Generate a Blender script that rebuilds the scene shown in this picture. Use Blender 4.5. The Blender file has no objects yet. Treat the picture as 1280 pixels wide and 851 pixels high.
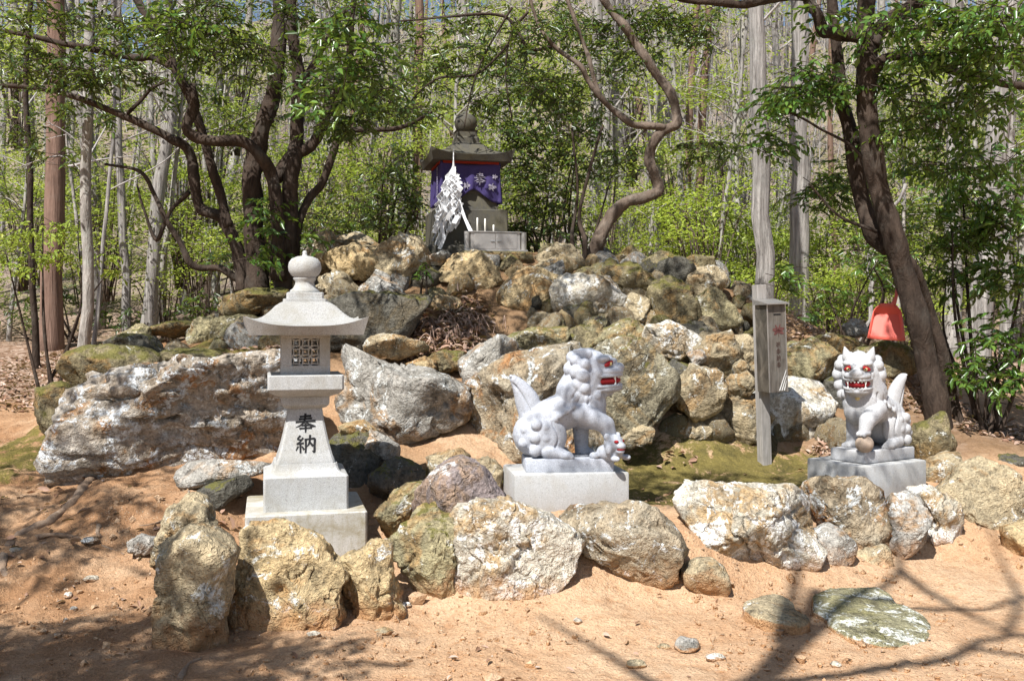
import bpy, bmesh, math, random
import numpy as np
from mathutils import Vector, Matrix
R = math.radians
random.seed(7); rng = np.random.default_rng(7)

# ------------------------------------------------------------------ camera, world, sun, exposure
scn = bpy.context.scene
F = 1229.0; EYE = 1.55; HOR = 400.0           # focal length in photo pixels, eye height, horizon row
cam = bpy.data.objects.new('camera', bpy.data.cameras.new('camera'))
scn.collection.objects.link(cam); scn.camera = cam
cam.location = (0, 0, EYE); cam.rotation_euler = (R(90), 0, 0)
cam.data.sensor_width = 36; cam.data.lens = 36*F/1280
cam.data.shift_y = -25.5/1280; cam.data.clip_start = .05; cam.data.clip_end = 600
SUN = Vector((-.36, -.66, .98)).normalized()   # towards the sun
w = bpy.data.worlds.new('World'); scn.world = w; w.use_nodes = True
nt = w.node_tree; bg = nt.nodes['Background']
sky = nt.nodes.new('ShaderNodeTexSky'); sky.sky_type = 'NISHITA'; sky.sun_disc = False
sky.sun_elevation = math.asin(SUN.z); sky.sun_rotation = math.atan2(SUN.x, SUN.y)
nt.links.new(sky.outputs[0], bg.inputs[0]); bg.inputs[1].default_value = .07
sl = bpy.data.lights.new('sun', 'SUN'); sl.energy = 5.0; sl.angle = R(.53); sl.color = (1, .975, .93)
so = bpy.data.objects.new('sun', sl); scn.collection.objects.link(so)
so.rotation_euler = (-SUN).to_track_quat('-Z', 'Y').to_euler(); so.location = SUN*40
scn.view_settings.view_transform = 'Standard'; scn.view_settings.look = 'None'
scn.cycles.max_bounces = 5; scn.cycles.diffuse_bounces = 2; scn.cycles.use_adaptive_sampling = True; scn.cycles.adaptive_threshold = .02; scn.cycles.glossy_bounces = 2; scn.cycles.transparent_max_bounces = 4
scn.view_settings.exposure = .72; scn.view_settings.gamma = 1

# ------------------------------------------------------------------ helpers
COL = scn.collection
def P(px, py, Y): return np.array(((px-640)/F*Y, Y, EYE-(py-HOR)/F*Y))
def tag(o, label=None, cat=None, group=None, kind=None):
    if label: o['label'] = label
    if cat: o['category'] = cat
    if group: o['group'] = group
    if kind: o['kind'] = kind
    return o
def empty(name, loc=(0, 0, 0), rz=0):
    o = bpy.data.objects.new(name, None); COL.objects.link(o)
    o.location = loc; o.rotation_euler = (0, 0, rz); o.empty_display_size = .1; return o
def mesh_obj(name, v, f, mat, parent=None, smooth=True, loc=None):
    me = bpy.data.meshes.new(name)
    v = np.asarray(v, dtype=np.float64)
    me.from_pydata(v.tolist(), [], f if isinstance(f, list) else f.tolist()); me.update()
    if smooth: me.polygons.foreach_set('use_smooth', np.ones(len(me.polygons), bool))
    if mat: me.materials.append(mat)
    o = bpy.data.objects.new(name, me); COL.objects.link(o)
    if parent: o.parent = parent
    if loc is not None: o.location = loc
    return o
def attr(o, name, vals):
    a = o.data.attributes.new(name, 'FLOAT', 'POINT'); a.data.foreach_set('value', np.asarray(vals, dtype=np.float32))
class MB:
    def __init__(s): s.v = []; s.f = []; s.n = 0
    def add(s, v, f):
        v = np.asarray(v, float); s.v.append(v); s.f += [[i+s.n for i in q] for q in f]; s.n += len(v); return s
    def box(s, c, d, bev=.006, rz=0, taper=1.0):
        bm = bmesh.new(); bmesh.ops.create_cube(bm, size=1)
        for q in bm.verts:
            k = taper if q.co.z > 0 else 1
            q.co = Vector((q.co.x*d[0]*k, q.co.y*d[1]*k, q.co.z*d[2]))
        if bev: bmesh.ops.bevel(bm, geom=list(bm.edges), offset=bev, segments=2, affect='EDGES', profile=.5)
        M = Matrix.Rotation(rz, 3, 'Z'); bm.verts.index_update()
        v = [tuple(M @ q.co + Vector(c)) for q in bm.verts]; f = [[q.index for q in p.verts] for p in bm.faces]; bm.free()
        return s.add(v, f)
    def tube(s, pts, rad, n=8, cap=True, bump=0, seed=0):
        v, f = tube(pts, rad, n, cap, bump, seed); return s.add(v, f)
    def lathe(s, prof, n=28, c=(0, 0, 0)):
        v = []; f = []
        for (r, z) in prof:
            for k in range(n): a = 2*math.pi*k/n; v.append((c[0]+r*math.cos(a), c[1]+r*math.sin(a), c[2]+z))
        for i in range(len(prof)-1):
            for k in range(n): k2 = (k+1) % n; f.append([i*n+k, i*n+k2, (i+1)*n+k2, (i+1)*n+k])
        f.append([k for k in range(n)][::-1]); f.append([(len(prof)-1)*n+k for k in range(n)])
        return s.add(v, f)
    def sqlathe(s, prof, c=(0, 0, 0)):                     # square plan profile (half width, z)
        v = []; f = []
        m = 3                                              # chamfered corners
        for (r, z) in prof:
            e = min(.012, r*.1)
            for (x, y) in ((r, -r+e), (r, r-e), (r-e, r), (-r+e, r), (-r, r-e), (-r, -r+e), (-r+e, -r), (r-e, -r)): v.append((c[0]+x, c[1]+y, c[2]+z))
        for i in range(len(prof)-1):
            for k in range(8): k2 = (k+1) % 8; f.append([i*8+k, i*8+k2, (i+1)*8+k2, (i+1)*8+k])
        f.append(list(range(8))[::-1]); f.append([(len(prof)-1)*8+k for k in range(8)])
        return s.add(v, f)
    def build(s, name, mat, parent=None, smooth=False, loc=None):
        return mesh_obj(name, np.concatenate(s.v), s.f, mat, parent, smooth, loc)
def bsmooth(o, ang=35):
    o.data.polygons.foreach_set('use_smooth', np.ones(len(o.data.polygons), bool))
    o.data.set_sharp_from_angle(angle=R(ang)); return o
def catmull(pts, k):
    p = np.asarray(pts, float)
    if len(p) < 3 or k < 2: return p
    q = np.vstack([2*p[0]-p[1], p, 2*p[-1]-p[-2]]); out = []
    t = np.linspace(0, 1, k, endpoint=False)[:, None]
    for i in range(1, len(q)-2):
        a, b, c, d = q[i-1], q[i], q[i+1], q[i+2]
        out.append(.5*(2*b+(c-a)*t+(2*a-5*b+4*c-d)*t*t+(3*b-a-3*c+d)*t**3))
    out.append(p[-1][None]); return np.vstack(out)
def tube(pts, rad, n=8, cap=True, bump=0, seed=0):
    p = np.asarray(pts, float); m = len(p); rad = np.broadcast_to(np.asarray(rad, float), (m,))
    t = np.gradient(p, axis=0); t /= np.linalg.norm(t, axis=1)[:, None]+1e-9
    u = np.cross(t[0], (0, 0, 1.)); 
    if np.linalg.norm(u) < .1: u = np.cross(t[0], (1., 0, 0))
    u /= np.linalg.norm(u); us = []
    for i in range(m):
        u = u-t[i]*np.dot(u, t[i]); u /= np.linalg.norm(u)+1e-9; us.append(u)
    us = np.array(us); vs = np.cross(t, us)
    a = np.arange(n)*2*np.pi/n
    ring = us[:, None]*np.cos(a)[None, :, None]+vs[:, None]*np.sin(a)[None, :, None]
    rr = np.repeat(rad[:, None], n, 1)
    if bump:
        g = np.random.default_rng(seed)
        lobes = 1+bump*sum(np.sin(a[None]*k+g.uniform(0, 6.3)+np.arange(m)[:, None]*g.uniform(-.25, .25)) for k in (2, 3, 5))*.6
        rr = rr*lobes*(1+bump*.5*g.normal(size=(m, n)))
    v = (p[:, None]+ring*rr[..., None]).reshape(-1, 3)
    f = [[i*n+k, i*n+(k+1) % n, (i+1)*n+(k+1) % n, (i+1)*n+k] for i in range(m-1) for k in range(n)]
    if cap: f += [list(range(n))[::-1], [(m-1)*n+k for k in range(n)]]
    return v, f
# gradient noise, vectorised
_perm = {}
def perlin(p, seed=0):
    if seed not in _perm:
        g = np.random.default_rng(1000+seed); pm = g.permutation(256); gr = g.normal(size=(256, 3)); gr /= np.linalg.norm(gr, axis=1)[:, None]
        _perm[seed] = (np.concatenate([pm, pm, pm]), gr)
    pm, gr = _perm[seed]
    i = np.floor(p).astype(int); fr = p-i; i &= 255; s = fr*fr*fr*(fr*(fr*6-15)+10); out = 0
    for dx in (0, 1):
        wx = s[:, 0] if dx else 1-s[:, 0]
        for dy in (0, 1):
            wy = s[:, 1] if dy else 1-s[:, 1]
            for dz in (0, 1):
                wz = s[:, 2] if dz else 1-s[:, 2]
                h = pm[pm[pm[(i[:, 0]+dx) & 255]+((i[:, 1]+dy) & 255)]+((i[:, 2]+dz) & 255)]
                d = fr-np.array((dx, dy, dz)); out = out+wx*wy*wz*np.einsum('ij,ij->i', gr[h], d)
    return out*1.5
def fbm(p, oct=4, seed=0, gain=.5):
    o = 0; a = 1
    for k in range(oct): o = o+a*perlin(p*2**k+k*17.3, seed); a *= gain
    return o
def ridged(p, oct=3, seed=0):
    o = 0; a = 1
    for k in range(oct): o = o+a*(1-2*np.abs(perlin(p*2**k+k*9.1, seed))); a *= .5
    return o

# ------------------------------------------------------------------ materials
class NT:
    def __init__(s, name):
        s.m = bpy.data.materials.new(name); s.m.use_nodes = True; s.t = s.m.node_tree
        s.b = s.t.nodes['Principled BSDF']; s.out = s.t.nodes['Material Output']
    def n(s, typ, **kw):
        q = s.t.nodes.new('ShaderNode'+typ)
        for k, v in kw.items(): setattr(q, k, v)
        return q
    def l(s, a, b): s.t.links.new(a, b)
    def put(s, sock, v):
        if isinstance(v, bpy.types.NodeSocket): s.l(v, sock)
        elif isinstance(v, tuple) and len(v) == 3 and sock.type == 'RGBA': sock.default_value = (*v, 1)
        else: sock.default_value = v
    def pos(s, scale=(1, 1, 1), rnd=0):
        g = s.n('NewGeometry'); q = s.n('Mapping'); s.l(g.outputs['Position'], q.inputs['Vector']); q.inputs['Scale'].default_value = scale
        return q.outputs[0]
    def obj(s, scale=(1, 1, 1)):
        g = s.n('TexCoord'); oi = s.n('ObjectInfo'); q = s.n('Mapping'); s.l(g.outputs['Object'], q.inputs['Vector']); q.inputs['Scale'].default_value = scale
        m = s.n('MATH' if 0 else 'Math', operation='MULTIPLY'); s.l(oi.outputs['Random'], m.inputs[0]); m.inputs[1].default_value = 37.
        s.l(m.outputs[0], q.inputs['Location']); return q.outputs[0]
    def noise(s, vec, scale, detail=5, rough=.6, dist=0, col=False):
        q = s.n('TexNoise'); s.l(vec, q.inputs['Vector']); q.inputs['Scale'].default_value = scale; q.inputs['Detail'].default_value = detail
        q.inputs['Roughness'].default_value = rough; q.inputs['Distortion'].default_value = dist
        return q.outputs['Color' if col else 'Fac']
    def vor(s, vec, scale, feat='F1', out='Distance', rnd=1):
        q = s.n('TexVoronoi', feature=feat); s.l(vec, q.inputs['Vector']); q.inputs['Scale'].default_value = scale; q.inputs['Randomness'].default_value = rnd
        return q.outputs[out]
    def ramp(s, fac, stops, interp='LINEAR'):
        q = s.n('ValToRGB'); s.l(fac, q.inputs[0]); e = q.color_ramp.elements; q.color_ramp.interpolation = interp
        while len(e) < len(stops): e.new(.5)
        for k, (p_, c) in enumerate(stops):
            e[k].position = p_; c = (c, c, c) if not isinstance(c, tuple) else c; e[k].color = (*c, 1)
        return q.outputs[0]
    def mix(s, fac, a, b, mode='MIX'):
        q = s.n('Mix', data_type='RGBA', blend_type=mode); s.put(q.inputs[0], fac); s.put(q.inputs[6], a); s.put(q.inputs[7], b); return q.outputs[2]
    def math(s, op, a, b=0):
        q = s.n('Math', operation=op); s.put(q.inputs[0], a); s.put(q.inputs[1], b); return q.outputs[0]
    def attr(s, name): q = s.n('Attribute', attribute_name=name); return q.outputs['Fac']
    def bump(s, h, strength=.5, dist=.02, prev=None):
        q = s.n('Bump'); s.l(h, q.inputs['Height']); q.inputs['Strength'].default_value = strength; q.inputs['Distance'].default_value = dist
        if prev: s.l(prev, q.inputs['Normal'])
        return q.outputs[0]
    def nz(s): g = s.n('NewGeometry'); q = s.n('SeparateXYZ'); s.l(g.outputs['Normal'], q.inputs[0]); return q.outputs['Z']
    def done(s, col, rough=.9, bump=None, spec=.25, metal=0):
        s.put(s.b.inputs['Base Color'], col); s.put(s.b.inputs['Roughness'], rough); s.put(s.b.inputs['Metallic'], metal)
        s.b.inputs['Specular IOR Level'].default_value = spec
        if bump: s.l(bump, s.b.inputs['Normal'])
        return s.m

def rock_mat(name, a, b, stain, lichen_amt=.5, moss_amt=0., dark_amt=.4, lich=(.62, .62, .57)):
    s = NT(name); v = s.obj()
    n1 = s.noise(v, 2.4, 4, .65, .6); n2 = s.noise(v, 8, 5, .75, .3); n3 = s.noise(v, 42, 3, .75)
    c = s.mix(s.ramp(n1, [(.36, 0.), (.60, 1.)]), a, b)
    c = s.mix(s.ramp(n1, [(.52, 0.), (.60, .85), (.66, 0.)]), c, stain)
    c = s.mix(s.ramp(n2, [(.30, .9), (.47, 0.)]), c, tuple(x*.33 for x in b))
    d = s.math('MULTIPLY', s.ramp(s.noise(v, 4.5, 5, .78, .8), [(.52, 0.), (.60, 1.)]), dark_amt)
    c = s.mix(d, c, (.065, .058, .043))
    lt = .67-.15*lichen_amt                                  # lichen crusts with ragged edges
    lf = s.ramp(s.noise(v, 6, 6, .78, .5), [(lt-.01, 0.), (lt+.02, 1.)]); lf = s.math('MULTIPLY', lf, s.ramp(n3, [(.36, .15), (.52, 1.)]))
    c = s.mix(lf, c, lich)
    c = s.mix(.6, c, s.ramp(n3, [(.28, .15), (.72, .9)]), 'OVERLAY')
    wv = s.n('VectorMath', operation='ADD'); s.l(v, wv.inputs[0]); ns = s.n('VectorMath', operation='SCALE'); s.l(s.noise(v, 5, 3, .6, 0, True), ns.inputs[0]); ns.inputs['Scale'].default_value = .22; s.l(ns.outputs[0], wv.inputs[1])
    ck = s.ramp(s.vor(wv.outputs[0], 2.3, 'DISTANCE_TO_EDGE'), [(0., 1.), (.016, 0.)]); ck = s.math('MULTIPLY', ck, s.ramp(n1, [(.48, 0.), (.58, 1.)])); c = s.mix(s.math('MULTIPLY', ck, .55), c, (.06, .05, .036))
    gz = s.n('SeparateXYZ'); s.l(s.pos(), gz.inputs[0]); sf = s.ramp(s.math('ADD', gz.outputs['Z'], s.math('MULTIPLY', s.math('SUBTRACT', n2, .5), .5)), [(.02, .85), (.20, 0.)]); sf = s.math('MULTIPLY', sf, s.ramp(s.nz(), [(.2, 1.), (.6, 0.)])); c = s.mix(sf, c, (.44, .24, .115))
    if moss_amt > 0:
        up = s.math('ADD', s.nz(), s.math('MULTIPLY', s.math('SUBTRACT', n2, .5), 3.4))
        mf = s.ramp(up, [(.85-.4*moss_amt, 0.), (1.2-.4*moss_amt, 1.)])
        mc = s.mix(n3, (.05, .055, .012), (.21, .19, .04)); c = s.mix(s.math('MULTIPLY', mf, .8), c, mc)
    bm = s.bump(n2, 1.0, .07); bm = s.bump(n3, .6, .018, bm); bm = s.bump(s.math('SUBTRACT', 1., ck), .6, .02, bm)
    return s.done(c, .92, bm, .2)
M = {}
M['tan'] = rock_mat('rock_tan', (.45, .36, .225), (.33, .28, .19), (.36, .22, .095), .55, 0, .4)
M['ochre'] = rock_mat('rock_ochre', (.48, .355, .19), (.40, .32, .19), (.39, .215, .08), .5, 0, .22)
M['grey'] = rock_mat('rock_grey', (.30, .28, .245), (.40, .38, .345), (.33, .20, .095), .72, 0, .5, (.60, .62, .60))
M['white'] = rock_mat('rock_white', (.58, .53, .44), (.42, .38, .30), (.40, .26, .12), .95, 0, .25, (.74, .73, .69))
M['mossy'] = rock_mat('rock_mossy', (.27, .225, .13), (.18, .15, .09), (.26, .16, .06), .25, .75, .6)
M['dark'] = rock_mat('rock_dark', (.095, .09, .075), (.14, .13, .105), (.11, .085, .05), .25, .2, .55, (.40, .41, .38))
M['purple'] = rock_mat('rock_purple', (.33, .27, .26), (.24, .20, .19), (.34, .23, .15), .45, 0, .35, (.58, .55, .53))
M['green'] = rock_mat('rock_green', (.36, .31, .18), (.28, .25, .15), (.36, .23, .10), .5, .25, .4)
M['olive_rock'] = rock_mat('rock_olive', (.30, .27, .19), (.24, .21, .14), (.30, .21, .10), .7, .12, .75, (.50, .50, .44))
M['slab'] = rock_mat('rock_slab', (.22, .20, .10), (.30, .28, .19), (.14, .13, .045), .95, 0, .5, (.55, .56, .50))
M['bigrock'] = rock_mat('rock_big', (.40, .37, .33), (.33, .25, .165), (.40, .19, .07), .9, 0, .4, (.55, .58, .60))
M['mixed'] = rock_mat('rock_mixed', (.36, .31, .23), (.30, .22, .13), (.38, .17, .06), .66, 0, .55, (.55, .58, .58))

def ground_mat():
    s = NT('soil'); v = s.pos()
    n1 = s.noise(v, 1.3, 4, .6, .4); n2 = s.noise(v, 11, 5, .72); n3 = s.noise(v, 70, 3, .75)
    c = s.mix(s.ramp(n1, [(.35, 0.), (.65, 1.)]), (.50, .315, .185), (.56, .39, .25))
    c = s.mix(s.ramp(n2, [(.32, .8), (.52, 0.)]), c, (.40, .225, .12))
    c = s.mix(s.math('MULTIPLY', s.ramp(s.noise(v, 2.7, 6, .6), [(.3, .15), (.6, 1.)]), s.attr('red')), c, (.30, .165, .085))
    c = s.mix(.45, c, s.ramp(n3, [(.25, .2), (.75, .85)]), 'OVERLAY')
    pe = s.ramp(s.vor(v, 55), [(.16, 1.), (.24, 0.)]); c = s.mix(s.math('MULTIPLY', pe, s.ramp(s.noise(v, 5, 3), [(.5, 0.), (.6, .6)])), c, (.55, .44, .33))
    # leaf litter floor
    lc = s.ramp(s.vor(v, 16, 'F1', 'Color'), [(.1, (.15, .085, .05)), (.5, (.29, .19, .13)), (.9, (.44, .33, .26))])
    c = s.mix(s.math('MULTIPLY', s.attr('humus_shade'), s.ramp(n2, [(.3, 1.), (.65, .75)])), c, (.19, .115, .06)); c = s.mix(s.attr('litter'), c, lc)  # humus brown: partly organic soil, partly shade painted into the ground
    # moss carpet
    mf = s.math('ADD', s.attr('moss'), s.math('MULTIPLY', s.math('SUBTRACT', s.noise(v, 5, 6, .8, .4), .5), 2.6))
    mc = s.mix(s.ramp(s.noise(v, 3.5, 6, .75, .5), [(.35, 0.), (.65, 1.)]), (.042, .044, .011), (.185, .155, .04)); mc = s.mix(.5, mc, s.ramp(n3, [(.25, .2), (.75, .85)]), 'OVERLAY')
    c = s.mix(s.ramp(mf, [(.45, 0.), (.72, .92)]), c, mc)
    fm = s.ramp(s.noise(v, 1.6, 6, .8), [(.35, (.12, .09, .07)), (.48, (.28, .22, .185)), (.58, (.22, .20, .09)), (.7, (.34, .28, .25))]); c = s.mix(s.attr('far'), c, fm)
    b = s.bump(n2, .9, .045); b = s.bump(n3, .9, .012, b)
    return s.done(c, .97, b, .12)
M['soil'] = ground_mat()
M['soil_crumb'] = rock_mat('soil_crumb', (.44, .27, .15), (.50, .36, .24), (.36, .18, .08), .35, 0, .1, (.66, .58, .48))

def granite(name, a, b, dirt, dirt_amt=.5):
    s = NT(name); v = s.pos()
    sp = s.noise(v, 190, 3, .8); c = s.mix(s.ramp(sp, [(.36, 0.), (.62, 1.)]), b, a)
    c = s.mix(s.ramp(s.noise(v, 120, 2, .5), [(.62, 0.), (.70, .55)]), c, (.16, .16, .165))
    df = s.ramp(s.noise(v, 5, 5, .7, .3), [(.45, 0.), (.68, 1.)]); c = s.mix(s.math('MULTIPLY', df, dirt_amt), c, dirt)
    dr = s.ramp(s.noise(s.pos((1, 1, .18)), 26, 5, .65), [(.50, 0.), (.70, 1.)]); c = s.mix(s.math('MULTIPLY', dr, dirt_amt*.45), c, dirt)
    bm = s.bump(sp, .5, .004)
    return s.done(c, .8, bm, .3)
M['granite'] = granite('granite', (.52, .525, .52), (.31, .313, .31), (.27, .245, .19), .55)
M['granite_roof_shaded'] = granite('granite_roof_shaded', (.44, .435, .42), (.25, .247, .24), (.25, .23, .18), .6)  # lantern granite darkened: dappled shade on the roof put into the colour
M['granite_base'] = granite('granite_base', (.56, .54, .50), (.39, .375, .345), (.27, .23, .14), .95)
M['granite_blue'] = granite('granite_blue', (.53, .555, .61), (.32, .34, .39), (.30, .30, .31), .4)
M['granite_white'] = granite('granite_white', (.54, .545, .56), (.34, .345, .36), (.31, .29, .26), .45)
M['granite_ped'] = granite('granite_ped', (.50, .505, .505), (.34, .345, .345), (.33, .30, .25), .5)
M['old_stone'] = granite('old_stone', (.085, .078, .064), (.05, .047, .04), (.12, .105, .06), .6)

def bark(name, a, b, sc=14, zs=.12, lich=0., bd=.03):
    s = NT(name); v = s.pos((1, 1, zs)); n = s.noise(v, sc, 4, .72, .5); n2 = s.noise(s.pos(), 5, 4, .65)
    c = s.mix(s.ramp(n, [(.3, 0.), (.7, 1.)]), a, b)
    c = s.mix(s.math('MULTIPLY', s.ramp(n2, [(.52, 0.), (.68, 1.)]), lich), c, (.44, .45, .40))
    c = s.mix(s.ramp(s.noise(s.pos(), 2, 5), [(.5, 0.), (.75, .5)]), c, tuple(x*.55 for x in a))
    bm = s.bump(n, .9, bd)
    return s.done(c, .92, bm, .15)
M['bark_dark'] = bark('bark_dark', (.024, .017, .013), (.078, .056, .043), 16, .35, .06)  # dark bark, lowered further so the colour carries the crown's shade
M['bark_grey'] = bark('bark_grey', (.15, .135, .12), (.44, .41, .375), 15, .25, .5)
M['bark_pale'] = bark('bark_pale', (.12, .107, .098), (.47, .44, .41), 26, .05, .2, .05)
M['bark_red'] = bark('bark_red', (.13, .08, .06), (.26, .17, .13), 22, .06, .05)
M['bark_brown'] = bark('bark_brown', (.075, .054, .041), (.185, .143, .113), 14, .35, .12)
M['straw'] = bark('straw', (.30, .19, .14), (.52, .38, .31), 30, 1, 0, .005)
M['twig'] = bark('twig_bark', (.26, .235, .22), (.46, .43, .41), 10, .5, .2)
M['root'] = bark('root_bark', (.20, .13, .085), (.34, .25, .18), 30, 1, .1, .01)

def leaf_mat(name, stops, trans=.35, rough=.42, spec=.45):
    s = NT(name); c = s.ramp(s.attr('tint'), stops)
    c2 = s.mix(.5, c, s.ramp(s.noise(s.pos(), 1.7, 3), [(.3, .3), (.7, .75)]), 'OVERLAY')
    s.done(c2, rough, None, spec)
    tr = s.n('BsdfTranslucent'); s.l(s.mix(.45, c2, (.45, .55, .05), 'MIX'), tr.inputs[0]); mx = s.n('MixShader'); mx.inputs[0].default_value = trans
    s.l(s.b.outputs[0], mx.inputs[1]); s.l(tr.outputs[0], mx.inputs[2]); s.l(mx.outputs[0], s.out.inputs[0]); return s.m
M['evergreen'] = leaf_mat('leaf_evergreen', [(0, (.022, .042, .010)), (.5, (.045, .085, .016)), (.9, (.085, .15, .025)), (1, (.17, .22, .04))], .28, .33, .6)
M['glossy'] = leaf_mat('leaf_glossy', [(0, (.035, .085, .016)), (.6, (.085, .18, .03)), (1, (.20, .31, .06))], .34, .3, .6)
M['spring'] = leaf_mat('leaf_spring', [(0, (.22, .32, .045)), (.5, (.36, .46, .075)), (1, (.54, .58, .13))], .5, .5, .3)
M['olive'] = leaf_mat('leaf_olive', [(0, (.11, .16, .035)), (.5, (.21, .28, .06)), (1, (.36, .40, .11))], .4, .5, .3)
M['dry'] = leaf_mat('leaf_dry', [(0, (.17, .085, .05)), (.5, (.34, .205, .145)), (1, (.55, .43, .36))], .12, .7, .2)
def plain(name, c, rough=.6, spec=.3, metal=0, nscale=30, amt=.2):
    s = NT(name); v = s.pos(); k = s.mix(amt, c, s.ramp(s.noise(v, nscale, 5, .65), [(.3, .25), (.7, .8)]), 'OVERLAY')
    return s.done(k, rough, s.bump(s.noise(v, nscale*3, 3), .1, .003), spec, metal)
M['ink'] = plain('black_ink', (.012, .012, .013), .55)
M['red_paint'] = plain('red_paint', (.30, .012, .016), .6, .3, 0, 60, .5)
M['white_paint'] = plain('white_paint', (.78, .77, .74), .6)
M['yellow_paint'] = plain('yellow_paint', (.60, .47, .22), .6)
M['ball_stone'] = granite('ball_stone', (.46, .36, .28), (.33, .26, .20), (.30, .22, .14), .5)
M['red_plastic'] = plain('red_plastic', (.70, .12, .085), .45, .5, 0, 12, .1)
M['curtain'] = plain('purple_cloth', (.055, .042, .13), .85, .1, 0, 60, .3)
M['curtain_print'] = plain('pale_print', (.27, .25, .31), .9, .1, 0, 60, .7)
M['red_band'] = plain('red_cloth', (.26, .03, .02), .85, .1)
M['paper'] = plain('white_paper', (.72, .73, .75), .8, .1, 0, 20, .15)
M['steel'] = plain('dull_steel', (.42, .40, .38), .42, .5, .75, 8, .4)
M['grey_metal'] = plain('grey_metal', (.30, .32, .34), .5, .5, .3, 8, .3)
M['candle'] = plain('candle_wax', (.80, .78, .72), .5)
def wood(name, a, b):
    s = NT(name); v = s.pos((1, 1, .08)); n = s.noise(v, 45, 7, .7, .4); c = s.mix(s.ramp(n, [(.3, 0.), (.68, 1.)]), a, b)
    c = s.mix(s.ramp(s.noise(s.pos(), 9, 5, .6), [(.5, 0.), (.7, .5)]), c, (.20, .19, .17)); return s.done(c, .7, s.bump(n, .4, .004), .3)
M['wood_grey'] = wood('weathered_wood', (.06, .05, .041), (.19, .168, .143))
M['wood_post'] = wood('post_wood', (.22, .205, .19), (.40, .375, .35))
def box_side():
    s = NT('tarnished_sheet'); v = s.pos((1, 1, .5)); n = s.noise(v, 9, 6, .65, .7)
    c = s.ramp(n, [(.3, (.06, .055, .05)), (.5, (.16, .145, .125)), (.7, (.34, .31, .27))]); return s.done(c, .3, s.bump(s.noise(v, 40, 4), .15, .004), .5, .6)
M['sheet'] = box_side()
M['faded_red'] = plain('faded_red', (.12, .05, .045), .8, .2, 0, 60, .7)
M['faded_brown'] = plain('faded_brown', (.075, .05, .04), .8)

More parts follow.
